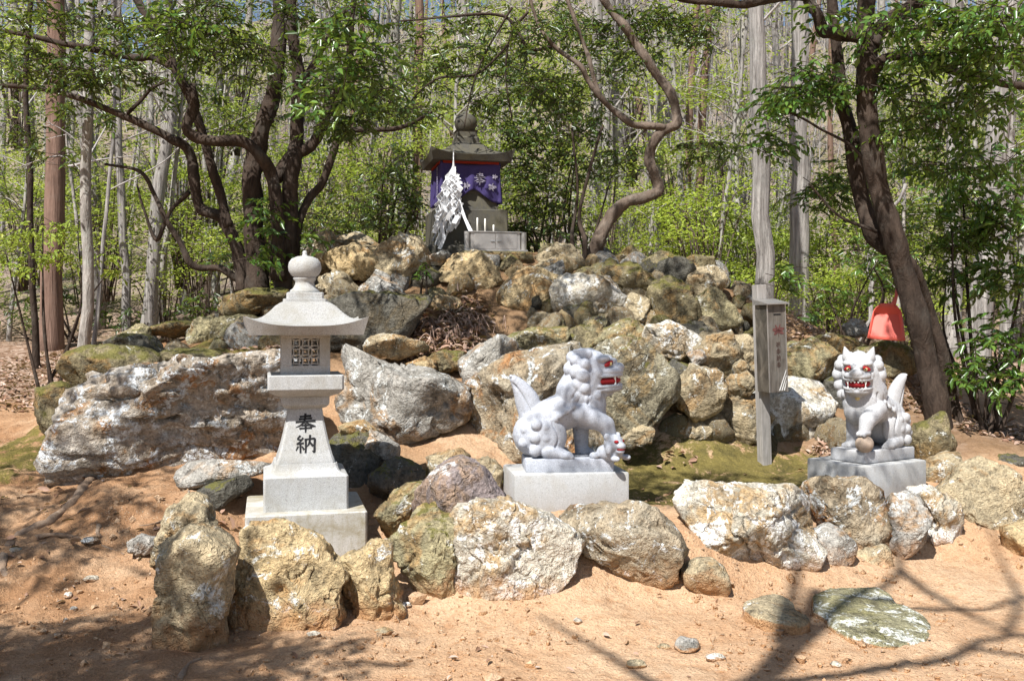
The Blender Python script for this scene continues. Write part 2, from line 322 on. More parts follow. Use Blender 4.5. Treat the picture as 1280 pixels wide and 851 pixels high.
# ------------------------------------------------------------------ terrain
def G(px, py, Y): return tuple(P(px, py, Y))
CP = []
for x in (-5, -3, -1.5, 0, 1.5, 3, 5):
    CP += [(x, 4.2, 0), (x, 3, 0), (x, 1.5, -.02), (x, -1, -.03), (x, -5, -.05)]
CP += [G(100, 760, 5.3), G(60, 700, 5.75), G(180, 640, 6.2), G(170, 600, 6.7), G(30, 640, 6.3), G(30, 590, 7.2), G(30, 545, 8.6), G(30, 515, 10.3),
       G(100, 480, 12), G(30, 440, 15.5), G(120, 430, 15.5), G(260, 620, 6.3), G(300, 600, 6.6), G(-100, 590, 7.2), G(-120, 640, 6.2), (-4.5, 5.2, .02), (-4.5, 10.3, .6), (-7, 8, .55), (-8, 11, .65), (-8, 15, 1.1),
       (-1.8, 4.75, 0), (-1.28, 5.9, .1), (-1.0, 5.4, .07), (-1.6, 5.5, .07), (-1.55, 6.35, .22), (-.75, 5.7, .10), (-.75, 6.3, .22), (-1.0, 6.8, .42), (-.7, 7.2, .50),
       G(540, 555, 7.35), G(600, 570, 7.2), G(540, 578, 7.0), (-.35, 6.5, .42), (0, 5.8, .36), (.35, 5.85, .36), (-.25, 5.7, .30), (0, 5.15, .01), (-.4, 5.15, .01), (.6, 5.25, .015), G(780, 745, 5.4), (-1.1, 4.75, 0), (-.7, 4.95, 0),
       G(858, 665, 5.75), (.9, 5.9, .30), (.9, 5.45, .03), (1.4, 5.6, .02), (1.4, 6.15, .30), (2.1, 6.0, .03), (2.1, 6.6, .31), (2.7, 6.3, .03), (2.9, 6.8, .33), (3.4, 6.4, .05), (3.5, 7.0, .36),
       (1.2, 6.9, .325), (1.5, 7.5, .335), (2.0, 7.2, .33), (2.6, 7.2, .35), (.7, 6.5, .32), (.2, 6.4, .33), (.6, 7.3, .34), (-.05, 7.1, .42),
       G(760, 580, 7.7), G(880, 553, 7.9), G(960, 560, 8.05), G(1010, 558, 8.05), G(830, 560, 7.8),
       (-.3, 8.0, .9), (.6, 8.2, .9), (1.3, 8.35, .9), (2.1, 8.5, .9), (2.7, 8.6, .85), (-.3, 8.75, 1.3), (.5, 8.75, 1.28), (1.4, 8.8, 1.28), (2.1, 8.9, 1.2),
       G(650, 402, 9.1), G(600, 395, 9.2), G(560, 425, 8.8), (1.4, 9.2, 1.5), (-.3, 9.7, 1.95), (.6, 9.7, 1.95), (1.5, 9.7, 1.95), (-1.2, 9.7, 1.95), (-1.2, 9.1, 1.45), (-1.1, 8.5, 1.15), (-1.0, 7.9, .9),
       (0, 10.2, 2.22), (-.6, 10.6, 2.26), (.1, 10.6, 2.26), (1, 10.4, 2.2), (-1.6, 10.3, 2.1), (1.9, 10.1, 2.0), (0, 11.4, 2.2), (-2, 11.2, 1.9), (2, 11.2, 1.8), (0, 13, 1.5), (-2, 13, 1.4), (2.2, 13, 1.4),
       G(300, 432, 8.8), G(230, 442, 8.6), G(200, 430, 9.5), (-2.5, 10, 1.75), (-3.2, 9.5, 1.25), (-3.6, 10.2, 1.1), (-2.4, 7.7, 1.0), (-2.9, 7.6, .75), (-2.3, 7.2, .6), (-1.9, 7.0, .5), (-3.5, 7.5, .5), (-4.1, 8.5, .58), (-4.2, 9.5, .62), (-4.2, 11.5, .75), (-3, 12, 1.2),
       (2.35, 9.6, 1.75), G(950, 425, 9.5), (2.9, 9.0, 1.12), (3.35, 8.95, 1.1), G(1165, 532, 8.2), G(1050, 432, 9.3), (3.7, 9.4, 1.2), G(1230, 545, 8.6), G(1270, 560, 7.8), (3.2, 7.8, .5), (4.5, 9.5, .62), (5.2, 8, .45), (5.2, 6.5, .2), (4.3, 5.9, .03), (5, 11, .9), (3.6, 12, 1.2), (0, 15, 1.2), (3, 15, 1.3), (6, 15, 1.1), (8, 8, .5), (8, 11, .8), (-3, 15.5, 1.1)]
CP = np.array(CP, float)
D = np.linalg.norm(CP[:, None, :2]-CP[None, :, :2], axis=2)
Aw = np.zeros((len(CP)+3,)*2); Aw[:len(CP), :len(CP)] = D+np.eye(len(CP))*-.03; Aw[:len(CP), -3] = 1; Aw[:len(CP), -2:] = CP[:, :2]; Aw[-3, :len(CP)] = 1; Aw[-2:, :len(CP)] = CP[:, :2].T
WT = np.linalg.solve(Aw, np.concatenate([CP[:, 2], [0, 0, 0]]))
def sst(a, b, t): t = np.clip((t-a)/(b-a), 0, 1); return t*t*(3-2*t)
def H0(x, y):
    x = np.asarray(x, float); y = np.asarray(y, float); sh = np.broadcast(x, y).shape
    x = np.broadcast_to(x, sh).ravel(); y = np.broadcast_to(y, sh).ravel(); z = np.zeros(len(x))
    for i in range(0, len(x), 20000):
        xs = x[i:i+20000]; ys = y[i:i+20000]
        d = np.hypot(xs[:, None]-CP[None, :, 0], ys[:, None]-CP[None, :, 1]); z[i:i+20000] = d@WT[:-3]+WT[-3]+WT[-2]*xs+WT[-1]*ys
    base = np.interp(y, [-40, 4.5, 7, 9, 11, 15], [-.1, 0, .4, .55, .7, 1.1])
    k = sst(6, 9, np.abs(x)); z = z*(1-k)+base*k
    k = sst(-2, -5, y); z = z*(1-k)+base*k
    far = 1.15+np.interp(y, [13, 17, 22, 58, 70, 160], [0, .05, 1.2, 18.2, 20, 24])*(1+.10*np.sin(x*.11+1)+.06*np.sin(x*.31))
    k = sst(12.5, 17, y); z = z*(1-k)+far*k
    return z.reshape(sh)
def Hf(x, y):
    z = H0(x, y); p = np.stack([np.ravel(np.broadcast_to(x, z.shape)), np.ravel(np.broadcast_to(y, z.shape)), np.zeros(z.size)], 1)
    lf_ = 1+1.2*sst(-1.2, -2.4, p[:, 0])*sst(4.6, 5.6, p[:, 1]); n = lf_*(.030*fbm(p*1.7, 3, 3)+.016*ridged(p*5+3, 2, 4)*.5+.010*fbm(p*14, 2, 5)); n = n.reshape(z.shape)
    a = 1+1.2*sst(14, 25, p[:, 1]).reshape(z.shape); return z+n*a
def Hs(x, y): return float(Hf(np.array([x]), np.array([y]))[0])
def axis(dense0, dense1, step, lo, hi, g=1.12):
    a = list(np.arange(dense0, dense1+1e-6, step)); s = step
    while a[-1] < hi: s *= g; a.append(a[-1]+s)
    s = step; b = [a[0]]
    while b[-1] > lo: s *= g; b.append(b[-1]-s)
    return np.array(b[:0:-1]+a)
gx = axis(-4.6, 4.6, .03, -140, 140); gy = axis(3.9, 10.6, .03, -40, 170, 1.07)
X, Yg = np.meshgrid(gx, gy); Z = Hf(X, Yg); nx = len(gx); ny = len(gy)
idx = np.arange(nx*ny).reshape(ny, nx); fq = np.stack([idx[:-1, :-1], idx[:-1, 1:], idx[1:, 1:], idx[1:, :-1]], -1).reshape(-1, 4)
gv = np.stack([X, Yg, Z], -1).reshape(-1, 3)
ground = mesh_obj('ground', gv, fq, M['soil']); tag(ground, kind='structure')
x_, y_ = gv[:, 0], gv[:, 1]
def blob(cx, cy, rx, ry, soft=.5): d = np.hypot((x_-cx)/rx, (y_-cy)/ry); return 1-sst(1-soft, 1+soft, d)
moss = np.clip(blob(1.45, 7.2, 1.25, .75)+blob(.55, 6.8, .5, .5)+.8*blob(-3.9, 7.6, .75, 1.0)+.6*blob(-.35, 6.9, .35, .25)+.8*blob(-2.4, 8.9, .9, .5)+.4*blob(2.2, 8.0, .6, .3)+.35*blob(3.2, 8.9, .6, .4), 0, 1)
lit = np.clip(sst(10.6, 11.4, y_)*sst(-2.6, -3.4, x_)*.95+blob(3.0, 7.9, .55, .35)*.8+blob(-.7, 8.9, .42, .35)+blob(4.2, 8.8, .8, .8)*.8+sst(11, 12.5, y_)+blob(-2.0, 8.7, .3, .2)*.7, 0, 1)
attr(ground, 'moss', moss*.92); attr(ground, 'litter', lit); attr(ground, 'humus_shade', np.clip(blob(.3, 9.6, 2.7, 1.5, .25)+blob(-2.6, 8.8, 1.2, .8, .4)*.7+blob(-.9, 6.9, .5, .5, .4)*.6+blob(3.5, 8.5, 1.5, .9, .3)*.9+blob(5.5, 9, 2, 1.5, .4)*.7, 0, 1)); attr(ground, 'far', sst(15, 22, y_)); attr(ground, 'red', sst(.2, -2.4, x_)*.9+.1)  # dark soil blobs: organic mound earth plus painted shade around wall and right bank

# ------------------------------------------------------------------ rocks
_ico = {}
def ico(n):
    if n not in _ico:
        bm = bmesh.new(); bmesh.ops.create_icosphere(bm, subdivisions=n, radius=1); bm.verts.index_update()
        _ico[n] = (np.array([v.co for v in bm.verts]), np.array([[v.index for v in f.verts] for f in bm.faces])); bm.free()
    return _ico[n]
def rock(poly, Y, mat, T=None, grow=1.0, sub=4, seed=0, rough=1.0, boxy=.62, name='stone', parent=None, tilt=0, cuts=9, strata=0.):
    """a stone whose outline seen from the front is `poly`, with real depth T behind and before its middle plane"""
    q = np.array([P(a, b, Y) for a, b in poly]); c = q.mean(0); rel = (q[:, [0, 2]]-c[[0, 2]])*grow
    n = len(rel); th = np.linspace(-np.pi, np.pi, 361); dirs = np.stack([np.cos(th), np.sin(th)], 1); rr = np.zeros(361)
    for i in range(n):
        a = rel[i]; e = rel[(i+1) % n]-a; den = dirs[:, 0]*e[1]-dirs[:, 1]*e[0]; den = np.where(np.abs(den) < 1e-9, 1e-9, den)
        t = (a[0]*e[1]-a[1]*e[0])/den; s = (a[0]*dirs[:, 1]-a[1]*dirs[:, 0])/den
        ok = (t > 0) & (s >= -1e-6) & (s <= 1+1e-6); rr = np.where(ok, np.maximum(rr, t), rr)
    rr[:-1] = (np.roll(rr[:-1], 2)+2*np.roll(rr[:-1], 1)+3*rr[:-1]+2*np.roll(rr[:-1], -1)+np.roll(rr[:-1], -2))/9; rr[-1] = rr[0]
    ext = rel.max(0)-rel.min(0); size = math.sqrt(ext[0]*ext[1])
    if T is None: T = .48*min(ext.max(), size*1.15)
    d, f = ico(sub); rho = np.hypot(d[:, 0], d[:, 2]); ang = np.arctan2(d[:, 2], d[:, 0])
    r = np.interp(ang, th, rr)*rho**boxy*1.02
    v = np.stack([np.cos(ang)*r, np.sign(d[:, 1])*np.abs(d[:, 1])**.75*T, np.sin(ang)*r], 1)
    g = np.random.default_rng(seed*7+3); nv = v/np.array([ext[0]/2, T, ext[1]/2])
    for k in range(cuts):                                   # broken faces
        m = g.normal(size=3)*np.array([.55, .8, .55]); m[1] = -abs(m[1])-.45 if k < cuts-1 else abs(m[1]); m /= np.linalg.norm(m)
        lim = np.quantile(nv@m, 1)*g.uniform(.58, .88); over = np.maximum(nv@m-lim, 0); nv = nv-over[:, None]*m*.92
    v = nv*np.array([ext[0]/2, T, ext[1]/2])
    s0 = seed*3.71; pn = v/size; out = v/(np.linalg.norm(v, axis=1)[:, None]+1e-6)
    if strata:
        pa = pn@np.array([[.8, 0, .25], [0, .8, 0], [-.5, 0, 2.6]])
    else: pa = pn
    lo = fbm(pn*1.7+s0, 2, 11); mid = ridged(pa*2.3+s0+.3*lo[:, None], 4, 12); hi = ridged(pa*8+s0, 3, 13); cr = np.abs(perlin(pa*1.9+s0*1.3+.25*fbm(pn*5+s0, 2, 15)[:, None], 14))
    blk = fbm(np.round((pa+.10*fbm(pn*4+s0, 2, 16)[:, None])*3.1)+s0, 1, 17)      # broken blocks: steps between faces
    dsp = size*rough*(.085*lo+.050*(mid-.7)+.016*hi+.052*blk-.06*np.exp(-(cr/.035)**2))
    v = v+out*dsp[:, None]
    if tilt: v = v@np.array(Matrix.Rotation(tilt, 3, 'X')).T
    o = mesh_obj(name, v, f, M[mat], parent, True, None)
    o.location = c if parent is None else c-np.array(parent.location); return o
SD = [1]
def sd(): SD[0] += 1; return SD[0]

# upper and lower tier of the wall: each stone is a piece of it
up_wall = tag(empty('stone_wall', (.5, 9.5, 1.4)), 'upper dry stone wall of tan and mossy stones right under the shrine', 'stone wall')
lo_wall = tag(empty('stone_wall', (1.2, 8.1, .4)), 'lower dry stone wall of big rounded stones behind the guardian lions', 'stone wall')
UP = [
 ([(385,322),(394,300),(412,296),(418,315),(413,337),(400,353),(388,357)], 9.9, 'tan'), ([(408,300),(425,290),(455,296),(475,310),(470,318),(415,313)], 10.4, 'tan'),
 ([(408,317),(440,308),(465,313),(471,323),(469,339),(456,347),(434,341),(413,330)], 9.7, 'ochre'), ([(401,351),(418,341),(432,346),(449,365),(430,371),(409,364)], 9.5, 'tan'),
 ([(394,361),(404,355),(412,364),(405,371)], 9.5, 'tan'), ([(449,362),(471,340),(485,346),(502,364),(500,370),(452,370)], 9.45, 'grey'),
 ([(472,323),(481,312),(502,297),(523,299),(534,315),(532,335),(514,345),(496,353),(478,339)], 9.7, 'tan'), ([(534,323),(554,315),(566,322),(556,336),(536,337)], 9.9, 'grey'),
 ([(550,342),(570,322),(602,316),(616,335),(626,355),(620,369),(605,365),(582,358),(560,352)], 9.65, 'ochre'), ([(622,335),(637,322),(650,330),(652,342),(630,346)], 9.95, 'mossy'),
 ([(627,367),(645,347),(662,339),(692,349),(696,372),(695,386),(638,394),(628,380)], 9.4, 'ochre'), ([(671,322),(695,309),(720,317),(728,335),(710,342),(680,332)], 10.15, 'tan'),
 ([(662,339),(692,322),(707,341),(685,348)], 9.85, 'tan'), ([(696,359),(707,346),(732,349),(765,347),(774,365),(772,380),(745,391),(717,395),(699,385)], 9.2, 'white'),
 ([(717,342),(732,335),(750,340),(748,352),(725,351)], 9.75, 'mossy'), ([(752,345),(765,335),(795,334),(812,350),(816,365),(797,374),(780,369),(772,360)], 9.5, 'mossy'),
 ([(763,325),(789,310),(809,331),(795,339),(765,337)], 10.1, 'mossy'), ([(777,382),(790,370),(812,376),(818,400),(798,410),(780,402)], 9.2, 'tan'),
 ([(706,414),(752,395),(757,412),(735,421)], 9.0, 'green'), ([(806,327),(825,316),(840,321),(852,325),(832,347),(812,342)], 9.9, 'mossy'),
 ([(820,347),(832,330),(850,324),(866,337),(870,365),(840,362)], 9.6, 'dark'), ([(810,377),(820,355),(842,350),(863,365),(869,395),(872,417),(842,412),(822,402)], 9.2, 'mossy'),
 ([(858,345),(868,338),(902,335),(908,348),(897,363),(880,369),(864,362)], 9.5, 'tan'), ([(857,327),(868,320),(888,323),(893,337),(868,340)], 9.85, 'mossy'),
 ([(866,382),(888,366),(905,373),(922,395),(925,412),(900,419),(876,404)], 9.3, 'green'), ([(845,410),(872,404),(902,416),(880,428),(850,424)], 9.0, 'dark'),
 ([(500,352),(535,338),(552,350),(548,372),(505,372)], 9.75, 'dark'), ([(536,395),(550,372),(576,376),(585,400),(560,410)], 9.3, 'tan')]
LO = [
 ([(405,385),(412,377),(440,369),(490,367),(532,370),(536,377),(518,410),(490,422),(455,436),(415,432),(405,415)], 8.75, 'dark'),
 ([(424,445),(437,435),(462,442),(507,462),(540,467),(575,470),(586,485),(585,507),(572,522),(540,535),(517,540),(495,550),(475,540),(445,522),(427,500)], 7.65, 'grey'),
 ([(457,432),(467,422),(495,419),(525,425),(530,437),(505,445),(460,442)], 8.3, 'tan'), ([(535,450),(545,442),(575,441),(582,457),(555,465),(540,462)], 8.3, 'mossy'), ([(508,455),(530,446),(545,452),(542,466),(515,466)], 8.2, 'ochre'),
 ([(575,452),(595,435),(625,422),(644,432),(645,452),(625,467),(597,479),(580,467)], 7.9, 'grey'), ([(635,422),(665,412),(705,411),(708,427),(682,439),(652,449),(640,437)], 8.3, 'green'),
 ([(590,485),(612,470),(645,450),(690,435),(730,432),(770,440),(772,520),(745,560),(690,575),(640,570),(620,563),(605,540),(595,510)], 7.75, 'mixed'),
 ([(735,445),(760,432),(797,431),(822,452),(842,475),(843,497),(822,522),(790,540),(755,547),(728,530)], 7.7, 'olive_rock'),
 ([(742,429),(760,412),(785,402),(808,412),(803,427),(770,436)], 8.4, 'green'), ([(705,418),(725,408),(742,418),(738,434),(712,436)], 8.45, 'mossy'),
 ([(805,427),(812,410),(838,407),(875,425),(873,435),(842,448),(817,442)], 8.3, 'white'), ([(872,437),(885,422),(910,419),(927,440),(928,450),(905,464),(880,457)], 8.2, 'tan'),
 ([(860,442),(877,437),(883,450),(868,458)], 8.1, 'grey'), ([(916,425),(935,420),(944,440),(930,454),(920,442)], 8.35, 'tan'),
 ([(847,480),(867,460),(895,469),(902,485),(895,510),(875,524),(852,507)], 7.9, 'tan'), ([(909,482),(915,469),(932,467),(942,482),(930,497),(915,501)], 8.0, 'tan'),
 ([(916,460),(927,451),(943,465),(936,471),(920,468)], 8.1, 'tan'), ([(888,525),(902,505),(925,498),(947,495),(956,525),(950,550),(930,552),(902,540)], 8.1, 'tan'),
 ([(943,500),(960,490),(990,482),(1027,487),(1034,507),(1031,535),(992,555),(960,558),(946,540)], 8.3, 'white'),
 ([(970,435),(1015,431),(1048,440),(1050,465),(1035,484),(1005,482),(978,469)], 8.7, 'green'), ([(822,470),(842,452),(862,460),(850,490),(835,500)], 8.15, 'dark'), ([(1030,480),(1052,470),(1070,490),(1066,530),(1040,535)], 8.6, 'dark'),
 ([(843,530),(868,520),(890,530),(884,548),(850,550)], 8.0, 'tan'), ([(776,549),(800,533),(816,538),(812,552),(786,560)], 7.55, 'tan')]
for poly, Y, m in UP: rock(poly, Y, m, sub=4, seed=sd(), parent=up_wall, T=.27 if Y < 10.2 else .2, grow=1.13)
for k, (poly, Y, m) in enumerate(LO): rock(poly, Y, m, sub=5 if k in (1, 7, 8) else 4, seed=sd(), parent=lo_wall, rough=.85 if k in (0, 7, 8) else 1, T=.22 if k == 0 else None, grow=1.05 if k in (0, 1, 7, 8) else 1.1)

g = np.random.default_rng(99); d, f = ico(3); proto = []
for k in range(8):
    vv = d*g.uniform(.7, 1.15, 3)
    for c_ in range(7): m = norm_ = g.normal(size=3); m = m/np.linalg.norm(m); lim = np.max(vv@m)*g.uniform(.6, .85); vv = vv-np.maximum(vv@m-lim, 0)[:, None]*m
    vv = vv*(1+.10*ridged(d*1.6+k*5, 3, 51)+.10*fbm(d*2+k, 2, 52))[:, None]; o = mesh_obj('stone', vv, f, M[['tan', 'mossy', 'dark', 'green', 'tan', 'grey', 'mossy', 'ochre'][k]]); proto.append(o.data); bpy.data.objects.remove(o)
for par, x0, x1, y0, y1, n in ((lo_wall, -.3, 2.7, 7.95, 8.95, 90), (up_wall, -1.8, 2.4, 8.9, 10.3, 130), (up_wall, -3.1, -1.7, 8.6, 9.9, 22)):
    for k in range(n):
        x = g.uniform(x0, x1); y = g.uniform(y0, y1); s = g.uniform(.07, .18)
        if math.hypot(x+.65, y-8.85) < .5: continue
        o = bpy.data.objects.new('stone', proto[int(g.integers(8))]); COL.objects.link(o); o.parent = par; o.location = np.array((x, y, float(H0(np.array([x]), np.array([y]))[0])+s*.1))-np.array(par.location); o.rotation_euler = g.uniform(0, 6.28, 3); o.scale = (s*g.uniform(.9, 1.5), s, s*g.uniform(.7, 1))

# free standing boulders, each a thing
B = [
 ([(93,508),(98,485),(120,475),(150,462),(185,451),(205,442),(238,446),(272,440),(312,435),(345,440),(354,470),(352,530),(330,560),(290,572),(250,583),(215,594),(175,590),(130,593),(108,584),(98,560)], 7.05, 'bigrock', 'huge broken grey and rust boulder on the red earth bank left of the lantern', dict(sub=6, rough=1.15, T=.55, strata=1)),
 ([(80,450),(88,442),(107,438),(140,436),(175,438),(192,448),(192,475),(150,492),(98,489),(84,478)], 7.85, 'mossy', 'dark boulder with a moss cap behind the huge broken boulder', dict(T=.35)),
 ([(53,490),(82,484),(97,495),(102,545),(96,554),(72,550),(58,537),(53,515)], 7.3, 'mossy', 'upright dark mossy boulder against the left end of the huge boulder', dict(T=.22)),
 ([(132,428),(147,421),(172,419),(186,422),(198,440),(180,447),(140,447)], 8.5, 'dark', 'smooth dark grey rock on top of the moss capped boulder', dict(T=.3)),
 ([(195,445),(215,437),(250,436),(274,441),(272,452),(200,454)], 8.35, 'mossy', 'low flat mossy rock behind the top edge of the huge boulder', dict(T=.3)),
 ([(150,418),(172,405),(186,410),(190,427),(160,430)], 9.4, 'green', 'small yellowish mossy rock under the pale forked trunk', {}),
 ([(185,411),(215,402),(240,402),(243,414),(225,421),(195,419)], 9.6, 'mossy', 'flat dark rock lying beside the yellowish rock left of the lantern roof', dict(T=.25)),
 ([(272,395),(290,373),(322,362),(355,362),(361,387),(330,392),(305,402),(285,402)], 9.6, 'mossy', 'mossy hump of rock at the foot of the many stemmed tree', dict(T=.35)),
 ([(268,400),(285,393),(306,400),(311,416),(290,427),(262,434),(255,425)], 9.3, 'green', 'yellow green mossy rock beside the lantern roof', {}),
 ([(232,420),(242,400),(262,396),(271,420),(258,437),(236,435)], 9.3, 'green', 'small rock covered in bright moss left of the lantern roof', {}),
 ([(317,420),(345,415),(347,441),(322,441)], 9.0, 'green', 'bright mossy rock seen between lantern firebox and huge boulder', {}),
 ([(222,592),(237,578),(290,573),(330,577),(332,590),(280,601),(235,609)], 6.5, 'grey', 'long smooth grey rock wedged under the huge boulder', dict(T=.16, cuts=4, rough=.7)),
 ([(233,624),(262,608),(300,597),(312,610),(280,630),(250,640)], 6.3, 'dark', 'long dark rock lying below the smooth grey one', dict(T=.16, cuts=4, rough=.7)),
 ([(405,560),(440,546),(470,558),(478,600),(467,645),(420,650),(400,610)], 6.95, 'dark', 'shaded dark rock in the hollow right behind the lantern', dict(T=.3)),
 ([(440,547),(460,538),(499,560),(497,573),(470,573),(445,560)], 7.0, 'grey', 'thin slanting grey rock above the dark hollow', dict(T=.2)),
 ([(427,532),(450,526),(472,540),(447,549),(430,543)], 7.1, 'ochre', 'pale flat rock tucked behind the lantern shaft', dict(T=.2)),
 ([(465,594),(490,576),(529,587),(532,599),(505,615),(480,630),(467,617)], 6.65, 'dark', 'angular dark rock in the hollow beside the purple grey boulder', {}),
 ([(532,572),(572,563),(587,572),(565,588),(540,590)], 6.9, 'tan', 'low tan rock behind the purple grey boulder', dict(T=.2)),
 ([(580,577),(610,573),(627,588),(624,612),(600,604)], 6.55, 'tan', 'tan rock between the purple grey boulder and the lion pedestal', dict(T=.2)),
 ([(193,695),(204,665),(208,642),(232,623),(252,635),(267,662),(277,674),(260,700),(230,710),(200,712)], 5.15, 'tan', 'pointed pale boulder leaning behind the tall end boulder', dict(sub=5)),
 ([(202,690),(225,675),(255,667),(280,682),(292,695),(280,730),(273,775),(280,800),(260,822),(225,824),(203,814),(198,775),(201,730)], 4.72, 'tan', 'tall upright boulder at the left end of the front row', dict(sub=5, cuts=5, rough=.8, T=.2)),
 ([(302,674),(310,665),(340,661),(380,672),(405,683),(428,708),(430,722),(420,742),(424,770),(410,796),(372,808),(340,804),(298,794),(277,765),(278,750),(298,718)], 4.98, 'ochre', 'big blocky ochre boulder right before the lantern base', dict(sub=6, rough=.9, T=.24)),
 ([(424,740),(432,708),(472,680),(487,692),(490,730),(499,760),(487,780),(457,784),(435,775),(424,760)], 5.12, 'ochre', 'small pointed pale boulder at the right corner of the lantern base', dict(sub=5, T=.15)),
 ([(474,640),(490,620),(522,607),(532,612),(527,637),(512,652),(482,674),(476,665)], 5.85, 'green', 'greenish rock tucked left of the purple grey boulder', dict(sub=5)),
 ([(481,682),(492,670),(525,640),(540,632),(564,648),(566,698),(569,747),(545,750),(520,740),(512,715),(502,700),(485,699)], 5.36, 'green', 'narrow greenish boulder left of the large cream boulder', dict(sub=5, T=.17)),
 ([(520,640),(525,615),(550,587),(575,579),(600,587),(617,610),(633,630),(620,650),(582,660),(560,662),(540,650)], 5.72, 'purple', 'rounded purple grey boulder above the front row', dict(sub=5, cuts=4, rough=.6)),
 ([(562,660),(580,640),(620,632),(650,640),(680,652),(721,682),(712,710),(682,742),(665,754),(570,761),(565,735)], 5.38, 'white', 'large cream boulder with white lichen in front of the left lion pedestal', dict(sub=6, rough=.85, T=.26)),
 ([(700,652),(722,640),(760,637),(810,642),(840,662),(850,690),(842,720),(820,726),(787,724),(747,697),(722,687),(707,675)], 5.55, 'mixed', 'wide lichen speckled boulder overhanging the soil below the left lion', dict(sub=5, rough=.8, T=.26)),
 ([(853,712),(872,700),(890,699),(905,710),(911,730),(905,744),(875,742),(858,730)], 5.48, 'tan', 'round smooth cobble sunk in the soil', dict(cuts=2, rough=.45, T=.12)),
 ([(852,621),(867,607),(917,617),(985,614),(1018,628),(1028,660),(1000,700),(953,723),(928,718),(881,686),(867,650)], 5.9, 'white', 'large pale boulder with a lichen face before the mossy terrace', dict(sub=6, rough=1.0, T=.26)),
 ([(1008,622),(1020,607),(1032,600),(1070,604),(1100,620),(1112,642),(1112,670),(1100,682),(1070,687),(1055,669),(1037,662),(1018,630)], 6.3, 'mixed', 'brown and grey boulder before the right lion pedestal', dict(sub=5, T=.24)),
 ([(1006,700),(1017,665),(1037,658),(1060,670),(1066,682),(1057,700),(1032,714),(1010,710)], 6.05, 'grey', 'smooth grey cobble below the brown and grey boulder', dict(cuts=3, rough=.6, T=.15)),
 ([(1060,712),(1070,692),(1105,681),(1119,697),(1112,709),(1085,723),(1065,720)], 6.1, 'tan', 'low tan cobble beside the smooth grey one', dict(cuts=4, rough=.7, T=.14)),
 ([(1110,642),(1120,622),(1142,620),(1162,645),(1158,662),(1140,680),(1120,692),(1111,684)], 6.25, 'grey', 'wedge shaped grey boulder with white lichen patches', dict(sub=5, T=.18)),
 ([(1142,615),(1167,613),(1200,640),(1207,665),(1197,694),(1180,701),(1160,692),(1155,680),(1160,645)], 6.5, 'white', 'white crusted boulder leaning on the wedge shaped one', dict(sub=5, T=.2)),
 ([(1175,620),(1210,587),(1232,578),(1258,592),(1292,617),(1302,655),(1240,672),(1217,672),(1203,642)], 6.72, 'tan', 'large rounded tan boulder at the right end of the front row', dict(sub=5, rough=.8, T=.3)),
 ([(1258,664),(1290,655),(1315,690),(1300,724),(1268,696)], 6.35, 'ochre', 'ochre rock below the large rounded tan boulder', {}),
 ([(1138,557),(1150,532),(1177,520),(1190,555),(1186,570),(1150,576)], 7.6, 'mossy', 'mossy rock at the foot of the leaning tree', dict(T=.2)),
 ([(1143,578),(1195,567),(1207,590),(1198,609),(1150,612)], 7.2, 'tan', 'squat grey tan rock behind the right lion pedestal', dict(T=.2)),
 ([(1240,575),(1262,567),(1290,575),(1290,592),(1250,594)], 7.6, 'dark', 'flat dark rock at the edge of the path', dict(T=.2)),
 ([(1000,431),(1027,420),(1047,417),(1070,425),(1087,437),(1060,444),(1035,442)], 9.2, 'mossy', 'flat mossy rock on the ledge above the right lion', dict(T=.25)),
 ([(1055,407),(1067,399),(1082,405),(1087,418),(1060,420)], 10., 'grey', 'grey rock beside the red dustpan', dict(T=.15)),
 ([(1075,436),(1110,428),(1140,436),(1140,465),(1100,470),(1076,458)], 9.0, 'mossy', 'mossy ledge rock under the red dustpan', dict(T=.25)),
 ([(160,678),(175,671),(196,673),(197,687),(182,694),(164,690)], 5.75, 'grey', 'bluish fist sized stone on the red soil', dict(T=.07)),
]
for poly, Y, m, lab, kw in B:
    kw = dict(kw); kw.setdefault('grow', 1.05); o = rock(poly, Y, m, seed=sd(), name='boulder', **kw); tag(o, lab, 'boulder')
# stones lying flat on the soil: outline on the ground plane
def flat_stone(poly, h, mat, lab, seed, name='slab'):
    q = []
    for a, b in poly: Y = EYE*F/(b-HOR); q.append(P(a, b, Y)[:2])
    q = np.array(q); c = q.mean(0); d, f = ico(5); ang = np.arctan2(d[:, 1], d[:, 0]); th = np.arctan2(*(q-c).T[::-1]); rq = np.hypot(*(q-c).T); k = np.argsort(th)
    r = np.interp(ang, np.concatenate([th[k]-2*np.pi, th[k], th[k]+2*np.pi]), np.tile(rq[k], 3))*np.hypot(d[:, 0], d[:, 1])**.35
    v = np.stack([np.cos(ang)*r, np.sin(ang)*r, np.sign(d[:, 2])*np.abs(d[:, 2])**.4*h], 1); z0 = Hs(*c)
    v[:, 2] += .012*fbm(v*6+seed, 4, 21)+.006*fbm(v*30+seed, 2, 22); v[:, :2] *= (1+.05*fbm(v*7, 3, 23))[:, None]
    o = mesh_obj(name, v, f, M[mat], None, True); o.location = (c[0], c[1], z0+h*.35); o.rotation_euler = (R(4), R(3), 0); return tag(o, lab, 'slab')
flat_stone([(1016,756),(1071,740),(1093,738),(1118,754),(1161,783),(1118,802),(1068,795),(1032,776)], .045, 'slab', 'flat lichen covered slab set in the soil', 3)
flat_stone([(940,760),(964,754),(989,770),(1003,788),(975,785)], .06, 'tan', 'small tan wedge of stone poking out of the soil', 5)
